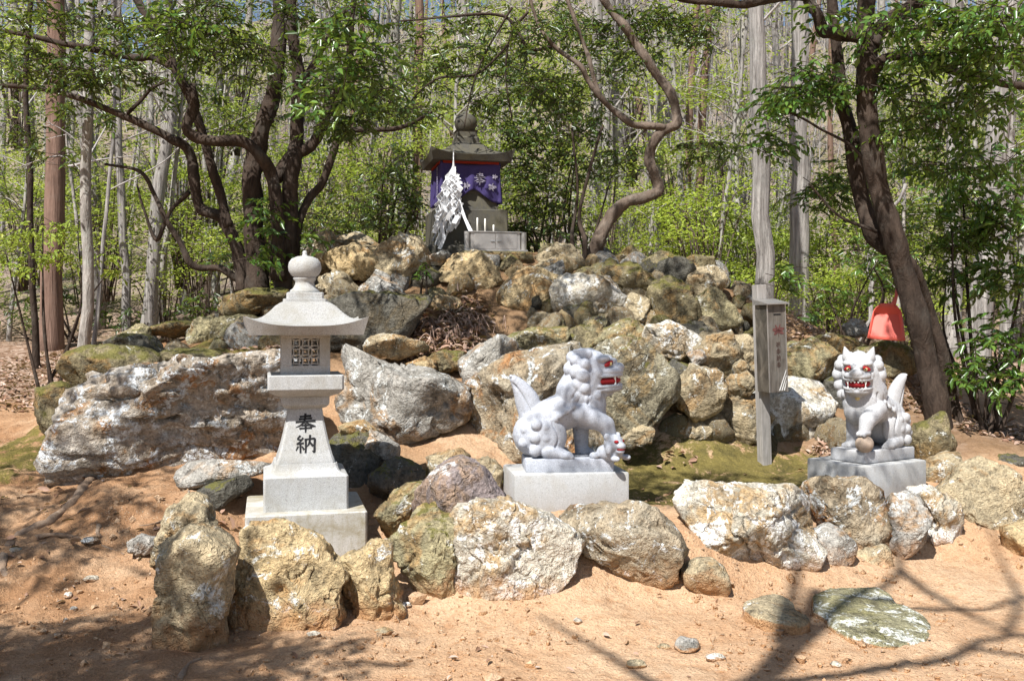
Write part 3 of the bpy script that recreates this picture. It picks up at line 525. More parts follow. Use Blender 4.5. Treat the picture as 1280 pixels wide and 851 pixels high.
for k, (px, py, s, m, lab) in enumerate([(115, 746, .045, 'white', 'cracked white pebble lying in the left shade'), (112, 725, .05, 'grey', 'grey pebble just above the cracked white one'), (85, 756, .03, 'white', 'small pale pebble beside the cracked white one'), (92, 765, .03, 'grey', 'bluish chip below the small pale pebble'), (20, 730, .03, 'white', 'white chip beside the end of the thick root'), (392, 800, .03, 'white', 'white chip at the foot of the big ochre boulder'), (508, 766, .03, 'white', 'white chip beside the small pointed pale boulder'), (735, 724, .05, 'ochre', 'yellow stone chip under the overhanging boulder'), (860, 805, .07, 'grey', 'dull grey stone sunk in the open soil'), (895, 818, .04, 'white', 'pinkish white chip near the dull grey stone'), (830, 803, .03, 'tan', 'tan pebble left of the dull grey stone'), (722, 780, .03, 'white', 'pale chip below the large cream boulder'), (1045, 822, .03, 'white', 'white chip below the lichen covered slab'), (795, 826, .04, 'tan', 'tan stone on the open soil below the overhanging boulder'), (480, 790, .04, 'tan', 'tan stone below the small pointed pale boulder')]):
    Y = EYE*F/(py-HOR); c = P(px, py, Y); d, f = ico(3); g = np.random.default_rng(k); v = d*s*g.uniform(.6, 1.1, 3)*np.array([1.1, 1, .6]); v = v*(1+.25*fbm(d*1.5+k*3, 3, 31))[:, None]
    o = mesh_obj('pebble', v, f, M[m]); o.location = (c[0], c[1], Hs(c[0], c[1])+s*.2); tag(o, lab, 'pebble', 'loose pebbles on the soil')
# gravel: hundreds of soil crumbs and tiny stones
d, f0 = ico(1); vs = []; fs = []; nv = 0
n = 7000; gxr = rng.uniform(-3.3, 3.6, n); gyr = rng.uniform(4.0, 7.0, n); dens = fbm(np.stack([gxr, gyr, gxr*0], 1)*.9, 3, 8); keep = (dens > -.1) & (H0(gxr, gyr) < .42); gxr = gxr[keep]; gyr = gyr[keep]; gz = Hf(gxr, gyr)
sz = rng.lognormal(math.log(.0065), .6, len(gxr))
gv_ = (d[None]*(sz[:, None, None]*rng.uniform(.5, 1.2, (len(sz), 1, 3)))*(1+.25*rng.normal(size=(len(sz), len(d), 1)))+np.stack([gxr, gyr, gz+sz*.2], 1)[:, None]).reshape(-1, 3)
gf = (f0[None]+np.arange(len(sz))[:, None, None]*len(d)).reshape(-1, 3)
gravel = mesh_obj('gravel', gv_, gf, M['soil_crumb'], None, False); tag(gravel, 'tiny stones and soil crumbs strewn over the orange ground', 'gravel', kind='stuff')

# ------------------------------------------------------------------ brush lettering
HO = [[(.24,.85,.05),(.5,.87,.045),(.76,.89,.06)], [(.2,.71,.05),(.5,.73,.04),(.8,.75,.055)], [(.04,.55,.05),(.5,.58,.045),(.97,.60,.06)],
      [(.5,1.0,.06),(.48,.75,.05),(.4,.52,.05),(.24,.36,.04),(.02,.25,.015)], [(.53,.57,.03),(.66,.43,.05),(.82,.33,.07),(1.0,.29,.02)],
      [(.32,.35,.04),(.7,.37,.05)], [(.22,.19,.05),(.5,.2,.04),(.8,.215,.055)], [(.5,.47,.055),(.505,.2,.05),(.5,-.04,.03)]]
NO = [[(.24,.97,.045),(.12,.79,.035),(.27,.74,.04)], [(.38,.84,.045),(.24,.64,.035),(.08,.5,.03),(.4,.55,.045)], [(.25,.52,.045),(.25,.0,.04)], [(.14,.36,.04),(.04,.14,.025)], [(.33,.36,.03),(.42,.19,.05)],
      [(.51,.77,.05),(.52,.4,.045),(.5,.0,.04)], [(.5,.76,.04),(.75,.78,.04),(.95,.77,.055),(.94,.4,.05),(.93,.04,.05),(.83,.10,.015)], [(.73,.99,.05),(.71,.7,.045),(.66,.48,.04),(.56,.33,.015)], [(.71,.63,.03),(.8,.47,.05),(.86,.38,.045)]]
def glyph(mb, strokes, ox, oz, w, h, fn, wt=1.0):
    for st in strokes:
        p = catmull(np.array(st), 6); c = p[:, :2]*np.array([w, h])+np.array([ox, oz]); hw = p[:, 2]*w*wt
        t = np.gradient(c, axis=0); t /= np.linalg.norm(t, axis=1)[:, None]+1e-9; nrm = np.stack([-t[:, 1], t[:, 0]], 1)
        c[0] -= t[0]*hw[0]*.5; c[-1] += t[-1]*hw[-1]*.4
        a = c+nrm*hw[:, None]; b = c-nrm*hw[:, None]; m = len(c)
        v = [fn(*q, .0015) for q in a]+[fn(*q, .0015) for q in b]+[fn(*q, -.004) for q in a]+[fn(*q, -.004) for q in b]
        f = []
        for i in range(m-1): f += [[i, m+i, m+i+1, i+1], [i, i+1, 2*m+i+1, 2*m+i], [m+i+1, m+i, 3*m+i, 3*m+i+1]]
        f += [[0, 2*m, 3*m, m], [m-1, 2*m-1, 4*m-1, 3*m-1]]
        mb.add(v, f)

# ------------------------------------------------------------------ stone lantern
LX, LY = P(381, 400, 5.95)[:2]
lan = tag(empty('stone_lantern', (LX, LY, .02), R(14)), 'pale granite lantern with lattice firebox, flared roof and black lettering', 'stone lantern')
zb = -.02
def lp(name, prof, mat='granite'): o = MB().sqlathe([(r, z+zb) for r, z in prof]).build(name, M[mat], lan); return bsmooth(o, 30)
lp('base_block', [(.343, .02), (.343, .437), (.337, .443)], 'granite_base')
lp('plinth', [(.243, .44), (.243, .635), (.236, .643), (.222, .648), (.205, .655), (.192, .668), (.184, .69), (.181, .705)])
sh = [(.163, .69), (.168, .702), (.168, .718), (.155, .755), (.140, .81), (.126, .87), (.114, .93), (.104, .985), (.098, 1.03)]
lp('shaft', sh)
lp('collar', [(.10, 1.025), (.118, 1.03), (.135, 1.045), (.140, 1.06), (.140, 1.095)])
lp('platform', [(.135, 1.093), (.15, 1.10), (.19, 1.115), (.212, 1.135), (.2195, 1.145), (.2195, 1.222), (.214, 1.228)])
# firebox: posts, rails and round lattice
fb = MB(); hw, z0, z1 = .143, 1.226+zb, 1.466+zb; wn = .080; wz0, wz1 = z0+.055, z0+.215
fb.box((0, 0, (z0+wz0)/2), (2*hw, 2*hw, wz0-z0), .003); fb.box((0, 0, (z1+wz1)/2), (2*hw, 2*hw, z1-wz1), .003)
for sx in (-1, 1):
    for sy in (-1, 1): fb.box((sx*(hw+wn)/2, sy*(hw+wn)/2, (wz0+wz1)/2), (hw-wn, hw-wn, wz1-wz0+.002), .003)
firebox = fb.build('firebox', M['granite'], lan)
def ring(c, r, w, d, n=20):
    v = []; f = []
    for k in range(n):
        a = 2*math.pi*k/n
        for (rr, dd) in ((r+w, -d), (r-w, -d), (r-w, d), (r+w, d)): v.append((c[0]+rr*math.cos(a), dd, c[1]+rr*math.sin(a)))
    for k in range(n):
        k2 = (k+1) % n
        for j in range(4): j2 = (j+1) % 4; f.append([k*4+j, k*4+j2, k2*4+j2, k2*4+j])
    return v, f
for s_ in range(4):
    lb = MB(); cz = (wz0+wz1)/2
    for ix in range(-2, 3):
        for iz in range(-2, 3):
            v, f = ring((ix*.0533, cz+iz*.0533),   .0377, .0036, .012+.0007*(ix+2)+.0003*(iz+2), 24); v = np.array(v)
            v[:, 0] = np.clip(v[:, 0], -wn-.004, wn+.004); v[:, 2] = np.clip(v[:, 2], wz0-.004, wz1+.004); lb.add(v, f)
    v = np.concatenate(lb.v); v[:, 1] -= hw-.028; a = s_*math.pi/2; v = v@np.array(Matrix.Rotation(a, 3, 'Z')).T
    mesh_obj('lattice', v, lb.f, M['granite'], firebox, False)
# roof: square plan, swept eaves with lifted corners
def sq_roof(half, zbase, prof, lift, inset, n=28, thick=.0, pw=4.):
    us = np.linspace(-1, 1, 2*n+1); U, V = np.meshgrid(us, us); m = np.maximum(abs(U), abs(V)); c = np.minimum(abs(U), abs(V))/np.maximum(m, 1e-6)
    z = np.interp(m, [p[0] for p in prof], [p[1] for p in prof])+lift*c**3*m**pw
    top = np.stack([U*half, V*half, zbase+z], -1).reshape(-1, 3); k = 2*n+1
    bot = np.stack([U*(half-inset), V*(half-inset), np.full_like(U, zbase)], -1).reshape(-1, 3)
    ii = np.arange(k*k).reshape(k, k); ft = np.stack([ii[:-1, :-1], ii[:-1, 1:], ii[1:, 1:], ii[1:, :-1]], -1).reshape(-1, 4).tolist()
    fb_ = [[q+k*k for q in x[::-1]] for x in ft]; per = list(ii[0, :])+list(ii[1:, -1])+list(ii[-1, -2::-1])+list(ii[-2:0:-1, 0])
    side = [[int(per[j]), int(per[j])+k*k, int(per[(j+1) % len(per)])+k*k, int(per[(j+1) % len(per)])] for j in range(len(per))]
    return np.concatenate([top, bot]), ft+fb_+side
pr = [(0, .195), (.36, .195), (.42, .186), (.5, .165), (.6, .126), (.7, .092), (.8, .070), (.9, .058), (1, .052)]
v, f = sq_roof(.352, 1.464+zb, pr, .058, .030)
bsmooth(mesh_obj('roof', v, f, M['granite_roof_shaded'], lan), 40)
lp('roof_step', [(.128, 1.655), (.128, 1.676), (.108, 1.678), (.108, 1.712), (.100, 1.716)])
fin = MB().lathe([(.088, 1.712), (.088, 1.728), (.070, 1.742), (.058, 1.765), (.056, 1.782), (.066, 1.794), (.070, 1.802), (.064, 1.808), (.082, 1.822), (.096, 1.846), (.099, 1.872), (.094, 1.898), (.078, 1.92), (.045, 1.934), (.016, 1.938), (.013, 1.95), (.013, 1.964), (.006, 1.97)], 32, (0, 0, zb)).build('finial', M['granite'], lan, True)
def shaft_pt(x, z, off):
    r = np.interp(z-zb, [q[1] for q in sh], [q[0] for q in sh]); return (x, -r-off, z)
ink = MB(); glyph(ink, HO, -.059, .888+zb, .118, .104, shaft_pt, 1.05); glyph(ink, NO, -.060, .768+zb, .118, .100, shaft_pt, 1.15)
tag(ink.build('inscription', M['ink'], lan), 'black brush lettering 奉納 on the shaft')

# ------------------------------------------------------------------ guardian lions
def ell(mb, c, r, rot=None, n=14):
    d, f = ico(3); v = d*np.array(r)
    if rot is not None: v = v@np.array(rot).T
    mb.add(v+np.array(c), f.tolist())
def cap_(mb, a, b, ra, rb, k=8):
    a = np.array(a, float); b = np.array(b, float); t = np.linspace(0, 1, k)[:, None]; 
    for p_, r_ in zip(a+(b-a)*t, ra+(rb-ra)*t[:, 0]): ell(mb, p_, (r_,)*3)
def remesh(mb, vox, it, grooves=()):
    o = mb.build('tmp', None); md = o.modifiers.new('r', 'REMESH'); md.mode = 'VOXEL'; md.voxel_size = vox
    dg = bpy.context.evaluated_depsgraph_get(); dg.update(); me = bpy.data.meshes.new_from_object(o.evaluated_get(dg))
    v = np.array([q.co for q in me.vertices]); e = np.array([q.vertices for q in me.edges]); f = [list(p.vertices) for p in me.polygons]
    for k in range(it):
        s = np.zeros_like(v); c = np.zeros(len(v)); np.add.at(s, e[:, 0], v[e[:, 1]]); np.add.at(s, e[:, 1], v[e[:, 0]]); np.add.at(c, e.ravel(), 1)
        v = v+.6*(s/c[:, None]-v)
    me.vertices.foreach_set('co', v.ravel()); me.update(); nn = np.array([q.normal for q in me.vertices])
    for (pl, wd, dp) in grooves:
        pl = catmull(np.array(pl, float), 5); dmin = np.full(len(v), 9.)
        for a, b in zip(pl[:-1], pl[1:]):
            ab = b-a; t = np.clip(((v-a)@ab)/(ab@ab+1e-9), 0, 1); dmin = np.minimum(dmin, np.linalg.norm(v-a-t[:, None]*ab, axis=1))
        v = v-nn*(1.5*dp*np.exp(-(dmin/wd)**2))[:, None]
    bpy.data.objects.remove(o); bpy.data.meshes.remove(me); return v, f
def lion(root, s, mat, yaw, pitch, cub):
    """facing +x; s=-1: turned to its right side (-y), s=+1: mirrored"""
    mb = MB(); Y_ = lambda y: y*s
    # hind quarters, body, chest
    ell(mb, (-.20, 0, .145), (.165, .135, .15)); ell(mb, (-.16, Y_(.085), .14), (.13, .06, .13)); ell(mb, (-.16, Y_(-.085), .14), (.13, .06, .13))
    cap_(mb, (-.20, 0, .22), (.08, 0, .34), .115, .125); ell(mb, (.10, 0, .33), (.13, .135, .16)); ell(mb, (.145, 0, .27), (.085, .10, .10))
    cap_(mb, (.05, 0, .40), (.10, 0, .50), .142, .13)
    for y in (.105, -.105):                                # hind feet
        cap_(mb, (-.15, Y_(y), .05), (-.06, Y_(y*1.08), .03), .05, .036); ell(mb, (-.045, Y_(y*1.1), .024), (.05, .042, .030))
        for k in (-1, 0, 1): ell(mb, (-.008, Y_(y*1.1+k*.022), .016), (.018, .013, .017))
    # standing foreleg (far side)
    cap_(mb, (.07, Y_(-.085), .30), (.085, Y_(-.09), .05), .062, .045); ell(mb, (.10, Y_(-.09), .024), (.06, .05, .03))
    for k in (-1, 0, 1): ell(mb, (.148, Y_(-.09+k*.026), .018), (.02, .015, .02))
    # raised foreleg (near side) with a paw set on the cub / ball
    cap_(mb, (.07, Y_(.10), .285), (.205, Y_(.125), .215), .072, .056); cap_(mb, (.205, Y_(.125), .215), (.235, Y_(.125), .145), .056, .040)
    ell(mb, (.235, Y_(.125), .135), (.045, .045, .028))
    for k in (-1, 0, 1): ell(mb, (.27, Y_(.125+k*.024), .125), (.02, .014, .02))
    # tail: a tall flame
    for t in np.linspace(0, 1, 16):
        x = -.235-.055*t-.085*t**3; z = .20+.31*t; w_ = .082 if t < .5 else .070*(1-(t-.5)/.5)**.7+.012
        ell(mb, (x, 0, z), (w_*.95, .035+.03*(1-t), w_))
    # curls on the haunch and along the tail root
    for (x, z, r_) in ((-.225, .215, .036), (-.232, .135, .038), (-.165, .135, .034), (-.235, .058, .040), (-.165, .20, .026), (-.29, .18, .03), (-.305, .10, .032)):
        for y in (.125, -.125):
            yy = y*(1 if x > -.27 else .72)
            ell(mb, (x, Y_(yy), z), (r_, r_*.8, r_))
    # shoulder flames
    for k in range(3): cap_(mb, (.02-.05*k, Y_(.115), .33-.03*k), (-.05-.055*k, Y_(.10), .27-.035*k), .028, .012, 5)
    # head
    Hm = Matrix.Translation((.135, 0, .545)) @ Matrix.Rotation(yaw*s, 4, 'Z') @ Matrix.Rotation(pitch, 4, 'Y')
    def h(x, y, z): q = Hm @ Vector((x, y, z)); return (q.x, q.y, q.z)
    R3 = Hm.to_3x3(); E = lambda c, r, rt=R3: ell(mb, h(*c), r, rt)
    E((0, 0, .015), (.118, .112, .118)); E((.06, 0, .02), (.075, .09, .075)); E((.105, 0, -.012), (.100, .093, .038)); E((.178, 0, .010), (.032, .046, .030))
    E((.12, 0, .02), (.06, .04, .035)); E((.084, 0, -.122), (.104, .090, .028)); E((.16, 0, -.118), (.03, .05, .020)); E((.0, 0, -.085), (.07, .085, .06))
    for q in (-1, 1):
        E((.085, q*.058, .070), (.048, .044, .024)); E((.135, q*.022, .052), (.03, .02, .02)); E((.035, q*.088, -.015), (.05, .026, .04)); E((.0, q*.092, -.075), (.03, .022, .055)); E((.182, q*.026, -.002), (.016, .016, .014))
        for t in np.linspace(0, 1, 7): E((-.015-(.02 if not cub else .07)*t, q*(.075+.022*t), .100+(.070 if not cub else .035)*t), (.034*(1-t)+.008, .030*(1-t)+.007, .034*(1-t)+.008))
        # mane curls framing the face
        for (x, y, z, r_) in ((-.02, .118, .045, .036), (-.035, .128, -.025, .042), (-.035, .118, -.10, .042), (-.075, .105, .075, .036), (-.07, .122, .0, .042), (-.06, .118, -.075, .044), (.03, .075, -.155, .034), (-.03, .10, -.165, .042), (-.10, .06, .09, .04), (-.115, .075, .02, .045), (-.11, .085, -.06, .046), (-.08, .08, -.13, .045)): E((x, q*y*1.13, z), (r_+.004, r_*.95, r_+.004))
    E((.10, 0, -.145), (.03, .034, .024)); E((.075, .035, -.150), (.026, .026, .024)); E((.075, -.035, -.150), (.026, .026, .024)); E((-.05, 0, .115), (.06, .05, .03))
    for q in (-1, 1):                                       # lips framing the open mouth
        for t in np.linspace(0, 1, 16):
            x = -.012+.195*t; yy = .0905*math.sqrt(max(0, 1-(max(0, x-.06)/.128)**2)) if x > .06 else .0905
            sp_ = .030*min(1, (t/.35)**.6)+.002
            E((x, q*yy, -.070+sp_), (.013, .012, .011)); E((x*.97, q*yy*.97, -.070-sp_), (.013, .012, .011))
    gr = []
    for y in (1, -1):
        yo = Y_(.13*y)
        gr += [([(.02, yo, .42), (-.04, yo, .33), (-.12, yo*.9, .30)], .008, .010), ([(.05, yo, .40), (.0, yo, .30), (-.08, yo, .25)], .008, .009), ([(.10, yo, .40), (.09, yo, .33), (.04, yo, .27)], .008, .009),
               ([(-.33, yo, .26), (-.36, yo, .15), (-.30, yo, .04)], .007, .012), ([(-.29, yo, .25), (-.33, yo, .15), (-.26, yo, .03)], .007, .012), ([(-.13, yo, .24), (-.09, yo, .13), (-.13, yo, .04)], .007, .010),
               ([(-.30, Y_(.05*y), .28), (-.33, Y_(.05*y), .38), (-.36, Y_(.03*y), .46)], .007, .008), ([(-.25, Y_(.06*y), .28), (-.29, Y_(.05*y), .36), (-.345, Y_(.03*y), .45)], .007, .008),
               ([(.15, Y_(.05*y), .38), (.17, Y_(.04*y), .30), (.16, Y_(.03*y), .22)], .008, .008)]
        gr += [([h(.17, .03*y, .03), h(.13, .06*y, .01), h(.09, .085*y, -.01)], .006, .006)]
    v, f = remesh(mb, .0046, 2, gr)
    body = mesh_obj('body', v, f, mat, root)
    # painted mouth, teeth, eyes
    mm = MB(); d, fi = ico(3); q = d*np.array((.100, .0845, .034)); q = q@np.array(R3).T+np.array(h(.082, 0, -.069)); mm.add(q, fi.tolist()); mouth = mm.build('mouth', M['red_paint'], root, True)
    tb = MB()
    for y in (-.058, -.036, -.012, .012, .036, .058):
        big = abs(y) > .05
        for (zz, dz) in ((-.046, -1), (-.094, 1)):
            L = (.034 if big else .011)*(1 if dz < 0 else .6); xx = .082+.100*math.sqrt(max(0, 1-(y/.088)**2))
            a = [h(xx+.004, y-.008, zz), h(xx+.004, y+.008, zz), h(xx-.012, y, zz), h(xx+.002, y, zz+dz*L)]; tb.add(a, [[0, 1, 3], [1, 2, 3], [2, 0, 3], [0, 2, 1]])
    tb.build('teeth', M['white_paint'], mouth)
    for q_ in (-1, 1):
        ep = MB(); d, fi = ico(3); Rt = R3 @ Matrix.Rotation(q_*R(38), 3, 'Z') @ Matrix.Rotation(q_*R(-20), 3, 'X')
        ep.add(d*np.array((.014, .038, .015))@np.array(Rt).T+np.array(h(.122, q_*.060, .038)), fi.tolist()); eye = ep.build('eye', M['red_paint'], root, True)
        ep = MB(); ep.add(d*np.array((.014, .015, .013))@np.array(Rt).T+np.array(h(.130, q_*.056, .036)), fi.tolist()); ep.build('eyeball', M['yellow_paint'], eye, True)
        ep = MB(); ep.add(d*np.array((.007, .006, .006))@np.array(Rt).T+np.array(h(.1415, q_*.0555, .0365)), fi.tolist()); ep.build('pupil', M['ink'], eye, True)
    # slab the lion is carved on
    sb = MB().box((-.02, 0, -.035), (.55, .30, .085), .012).build('slab', mat, root); bsmooth(sb, 35)
    if cub:
        cb = MB(); ell(cb, (.20, Y_(.125), .035), (.075, .055, .045)); ell(cb, (.235, Y_(.135), .085), (.052, .052, .048)); ell(cb, (.285, Y_(.14), .075), (.022, .03, .018)); ell(cb, (.28, Y_(.14), .048), (.022, .026, .012))
        for q_ in (-1, 1):
            ell(cb, (.225, Y_(.135)+q_*.042, .12), (.018, .015, .02)); ell(cb, (.275, Y_(.13)+q_*.045, .014), (.028, .018, .016)); ell(cb, (.24, Y_(.135)+q_*.05, .06), (.02, .016, .03))
            ell(cb, (.145, Y_(.13)+q_*.05, .018), (.03, .02, .02))
        v, f = remesh(cb, .005, 2); pv = np.array((.20, Y_(.125), 0)); rc = np.array(Matrix.Rotation(s*R(48), 3, 'Z')); v = ((v-pv)*1.22)@rc.T+pv+np.array((.03, 0, 0)); c_ = mesh_obj('cub', v, f, mat, root)
        cm = MB(); ell(cm, (.285, Y_(.14), .060), (.018, .027, .006)); ell(cm, (.273, Y_(.117), .098), (.012, .013, .008)); ell(cm, (.273, Y_(.163), .098), (.012, .013, .008)); o_ = cm.build('cub_paint', M['red_paint'], c_, True); o_.data.transform(Matrix.Translation(pv+np.array((.03, 0, 0))) @ Matrix.Rotation(s*R(48), 4, 'Z') @ Matrix.Scale(1.22, 4) @ Matrix.Translation(-pv))
    else:
        bl = MB(); d, fi = ico(4); bl.add(d*.06*(1+.02*ridged(d*3, 2, 41))[:, None]+np.array((.235, Y_(.125), .058)), fi.tolist()); bl.build('ball', M['ball_stone'], root, True)
        nb = MB(); ell(nb, h(.105, 0, -.172), (.016, .018, .016)); nb.build('bell', M['yellow_paint'], root, True)
# left lion
c1 = P(706, 640, 6.32); gz1 = .325
ped1 = MB().box((0, 0, .125), (.735, .47, .29), .014).build('pedestal', M['granite_ped'], None, True, (c1[0], 6.36, gz1)); ped1.rotation_euler = (0, 0, R(9)); bsmooth(ped1, 35)
tag(ped1, 'rectangular granite pedestal under the lion with the cub', 'pedestal')
lion1 = tag(empty('lion_statue', (c1[0]+.035, 6.33, gz1+.345), R(4)), 'bluish granite guardian lion in profile, paw on a cub, red mouth open', 'lion statue')
lion(lion1, -1, M['granite_blue'], R(18), R(-4), True); lion1.scale = (1.02,)*3
# right lion
c2 = P(1086, 600, 7.0)
ped2 = MB().box((0, 0, .11), (.66, .50, .30), .014).build('pedestal', M['granite_ped'], None, True, (c2[0]-.01, 7.02, .30)); ped2.rotation_euler = (0, 0, R(30)); bsmooth(ped2, 35)
tag(ped2, 'stained granite pedestal under the lion with the ball', 'pedestal')
lion2 = tag(empty('lion_statue', (c2[0]+.015, 7.0, .565+.075), R(180+33)), 'white granite guardian lion facing forward, red eyes, paw on a ball', 'lion statue')
lion(lion2, 1, M['granite_white'], R(33), R(4), False)

# ------------------------------------------------------------------ shrine on the mound
SX, SY = P(582, 300, 10.65)[:2]; SZ = 2.26
shr = tag(empty('stone_shrine', (SX, SY, SZ), R(13)), 'small dark stone shrine with curved roof and ball finial on the mound', 'shrine')
def sp(name, prof, mat='old_stone'): return bsmooth(MB().sqlathe(prof).build(name, M[mat], shr), 30)
sp('foundation', [(.46, -.12), (.46, .05), (.44, .07)]); sp('base_block', [(.385, .06), (.385, .44), (.375, .45)]); sp('body', [(.30, .44), (.275, .60), (.27, .62), (.285, .64), (.285, .97)])
v, f = sq_roof(.445, .955, [(0, .25), (.25, .25), (.4, .20), (.6, .125), (.8, .08), (1, .06)], .07, .03)
bsmooth(mesh_obj('roof', v, f, M['old_stone'], shr), 40)
sp('neck', [(.13, 1.17), (.13, 1.24), (.11, 1.26), (.11, 1.32), (.12, 1.325)])
MB().lathe([(.06, 1.31), (.095, 1.34), (.118, 1.385), (.122, 1.43), (.108, 1.475), (.075, 1.505), (.03, 1.52), (.012, 1.545)], 28).build('finial', M['old_stone'], shr, True)
# purple curtain round three sides, gathered up in front
def curtain_pt(u):                                          # u 0..3 around left side, front, right side
    hw_ = .318
    if u < 1: return (-hw_, hw_-u*2*hw_)
    if u < 2: return (-hw_+(u-1)*2*hw_, -hw_)
    return (hw_, -hw_+(u-2)*2*hw_)
cu = empty('curtain', (SX, SY, SZ), R(13)); tag(cu, 'purple cloth curtain with pale crests tied round the stone shrine', 'curtain')
us = np.linspace(0, 3, 121); vs_ = np.linspace(0, 1, 16); cv = []
for i, u in enumerate(us):
    x, y = curtain_pt(min(u, 2.9999)); dp = .43
    if 1 <= u <= 2: dp = .43-.14*math.exp(-((u-1.55)/.22)**2)
    for q in vs_:
        wv = .014*math.sin(u*21+q*2)*(.3+q)+.008*math.sin(u*47)*q; nxn, nyn = ((-1, 0) if u < 1 else (0, -1) if u < 2 else (1, 0))
        cv.append((x+nxn*wv, y+nyn*wv, .95-q*dp-.03*abs(math.sin((u % 1)*math.pi))*(1-q)))
k = len(vs_); cf = [[i*k+j, (i+1)*k+j, (i+1)*k+j+1, i*k+j+1] for i in range(len(us)-1) for j in range(k-1)]
clo = mesh_obj('cloth', cv, cf, M['curtain'], cu); md = clo.modifiers.new('t', 'SOLIDIFY'); md.thickness = .006
pm = MB(); fnc = lambda x, z, off: (x, -.340-off, z); glyph(pm, HO, .03, .715, .12, .125, fnc, .8); pm.build('lettering', M['curtain_print'], cu)
for (cx, cz, r_) in ((-.05, .70, .04), (.22, .69, .045), (.25, .80, .03)):
    pm = MB()
    for a in range(5): t = a*1.2566; glyph(pm, [[(0, 0, .25), (.5, .5, .4), (1, 1, .2)]], cx+.0, cz, r_*math.cos(t), r_*math.sin(t), fnc, 1)
    pm.build('crest', M['curtain_print'], cu)
pm = MB(); fnl = lambda y, z, off: (-.340-off, y, z)
for k_ in range(7): glyph(pm, [[(.2, .8, .1), (.8, .8, .1)], [(.5, 1, .1), (.4, .1, .08)], [(.2, .4, .1), (.9, .35, .08)]], -.2, .86-k_*.05, .04, .045, fnl)
pm.build('lettering', M['curtain_print'], cu)
rb = MB().box((0, -.322, .945), (.60, .022, .03), .003).box((-.322, 0, .945), (.022, .60, .03), .003); tag(rb.build('band', M['red_band'], cu), 'red band along the top of the curtain')
# bundle of white paper streamers
bu = empty('streamer_bundle', P(567, 206, 10.17)); tag(bu, 'bundle of white zigzag paper streamers hanging in front of the purple curtain', 'streamers')
MB().tube([(0, .0, .16), (-.0, -.02, .05), (0, 0, -.02)], [.006, .006, .014], 6).build('cord', M['paper'], bu)
g = np.random.default_rng(5)
for k in range(60):
    a = g.uniform(-1, 1); L = g.uniform(.35, .88)*(1-.25*abs(a-(-.3))); dpt = g.uniform(-.09, .05); tx = (-.06+.16*a)*(.35+L); n = 9; w_ = g.uniform(.016, .03); pts = []; 
    for i in range(n):
        t = i/(n-1); z = -.02-L*t; zz = .035*((i % 2)*2-1)*(t > .15)*g.uniform(.5, 1.3)
        pts.append((tx*t**.8+zz*.6, dpt*t-.03*math.sin(t*2)+abs(zz)*.3, z+.012*g.normal()))
    vv = []; tw = g.uniform(-.8, .8)
    for i, p_ in enumerate(pts): t = i/(n-1); ww = w_*(.35+.65*min(1, t*3)); vv += [(p_[0]-ww*math.cos(tw+t), p_[1]-ww*math.sin(tw+t), p_[2]), (p_[0]+ww*math.cos(tw+t), p_[1]+ww*math.sin(tw+t), p_[2]-.01)]
    o = mesh_obj('paper_strip', vv, [[2*i, 2*i+1, 2*i+3, 2*i+2] for i in range(n-1)], M['paper'], bu, False); md = o.modifiers.new('t', 'SOLIDIFY'); md.thickness = .002
vv = [(.03, -.05, -.35), (.065, -.05, -.36), (.10, -.06, -.55), (.135, -.06, -.56), (.17, -.08, -.72), (.215, -.08, -.72)]
o = mesh_obj('paper_strip', vv, [[0, 1, 3, 2], [2, 3, 5, 4]], M['paper'], bu, False); o.modifiers.new('t', 'SOLIDIFY').thickness = .002
# steel candle cabinet
kc = P(617, 302, 10.1); kz = kc[2]-.095
cabn = tag(empty('candle_cabinet', (kc[0], kc[1], kz), R(13)), 'low steel candle cabinet with two doors in front of the shrine', 'cabinet')
MB().box((0, 0, .093), (.52, .20, .175), .004).box((0, 0, .184), (.56, .23, .012), .002).box((0, 0, -.006), (.66, .27, .022), .003).build('case', M['steel'], cabn)
for sx in (-1, 1):
    MB().tube([(sx*.295, -.09, 0), (sx*.295, -.09, .185)], .030, 14).build('corner_post', M['steel'], cabn)
    dr = MB().box((sx*.113, -.103, .092), (.218, .008, .155), .002).build('door', M['steel'], cabn); MB().box((sx*.035, -.113, .092), (.045, .014, .006), .001).build('handle', M['grey_metal'], dr)
MB().box((0, .03, -.06), (.75, .42, .09), .02).build('stone_shelf', M['mossy'], cabn)
for px, top, lab in ((597, 271, 'tall white candle nearest the paper streamers on the steel cabinet'), (606.5, 272, 'tall white candle in the middle of the steel cabinet'), (617, 280, 'short white candle stub on the steel cabinet')):
    q = P(px, 290, 10.1); hh = (290-top)/F*10.1; x = q[0]; y = kc[1]+(x-kc[0])*math.tan(R(13))-.02; o = MB().lathe([(.009, 0), (.009, hh*.9), (.006, hh*.93), (.001, hh*.94)], 10, (0, 0, 0)).build('candle', M['candle'], None, True, (x, y, kz+.188))
    MB().tube([(0, 0, hh*.93), (.001, 0, hh)], .0012, 5).build('wick', M['ink'], o); tag(o, lab, 'candle')

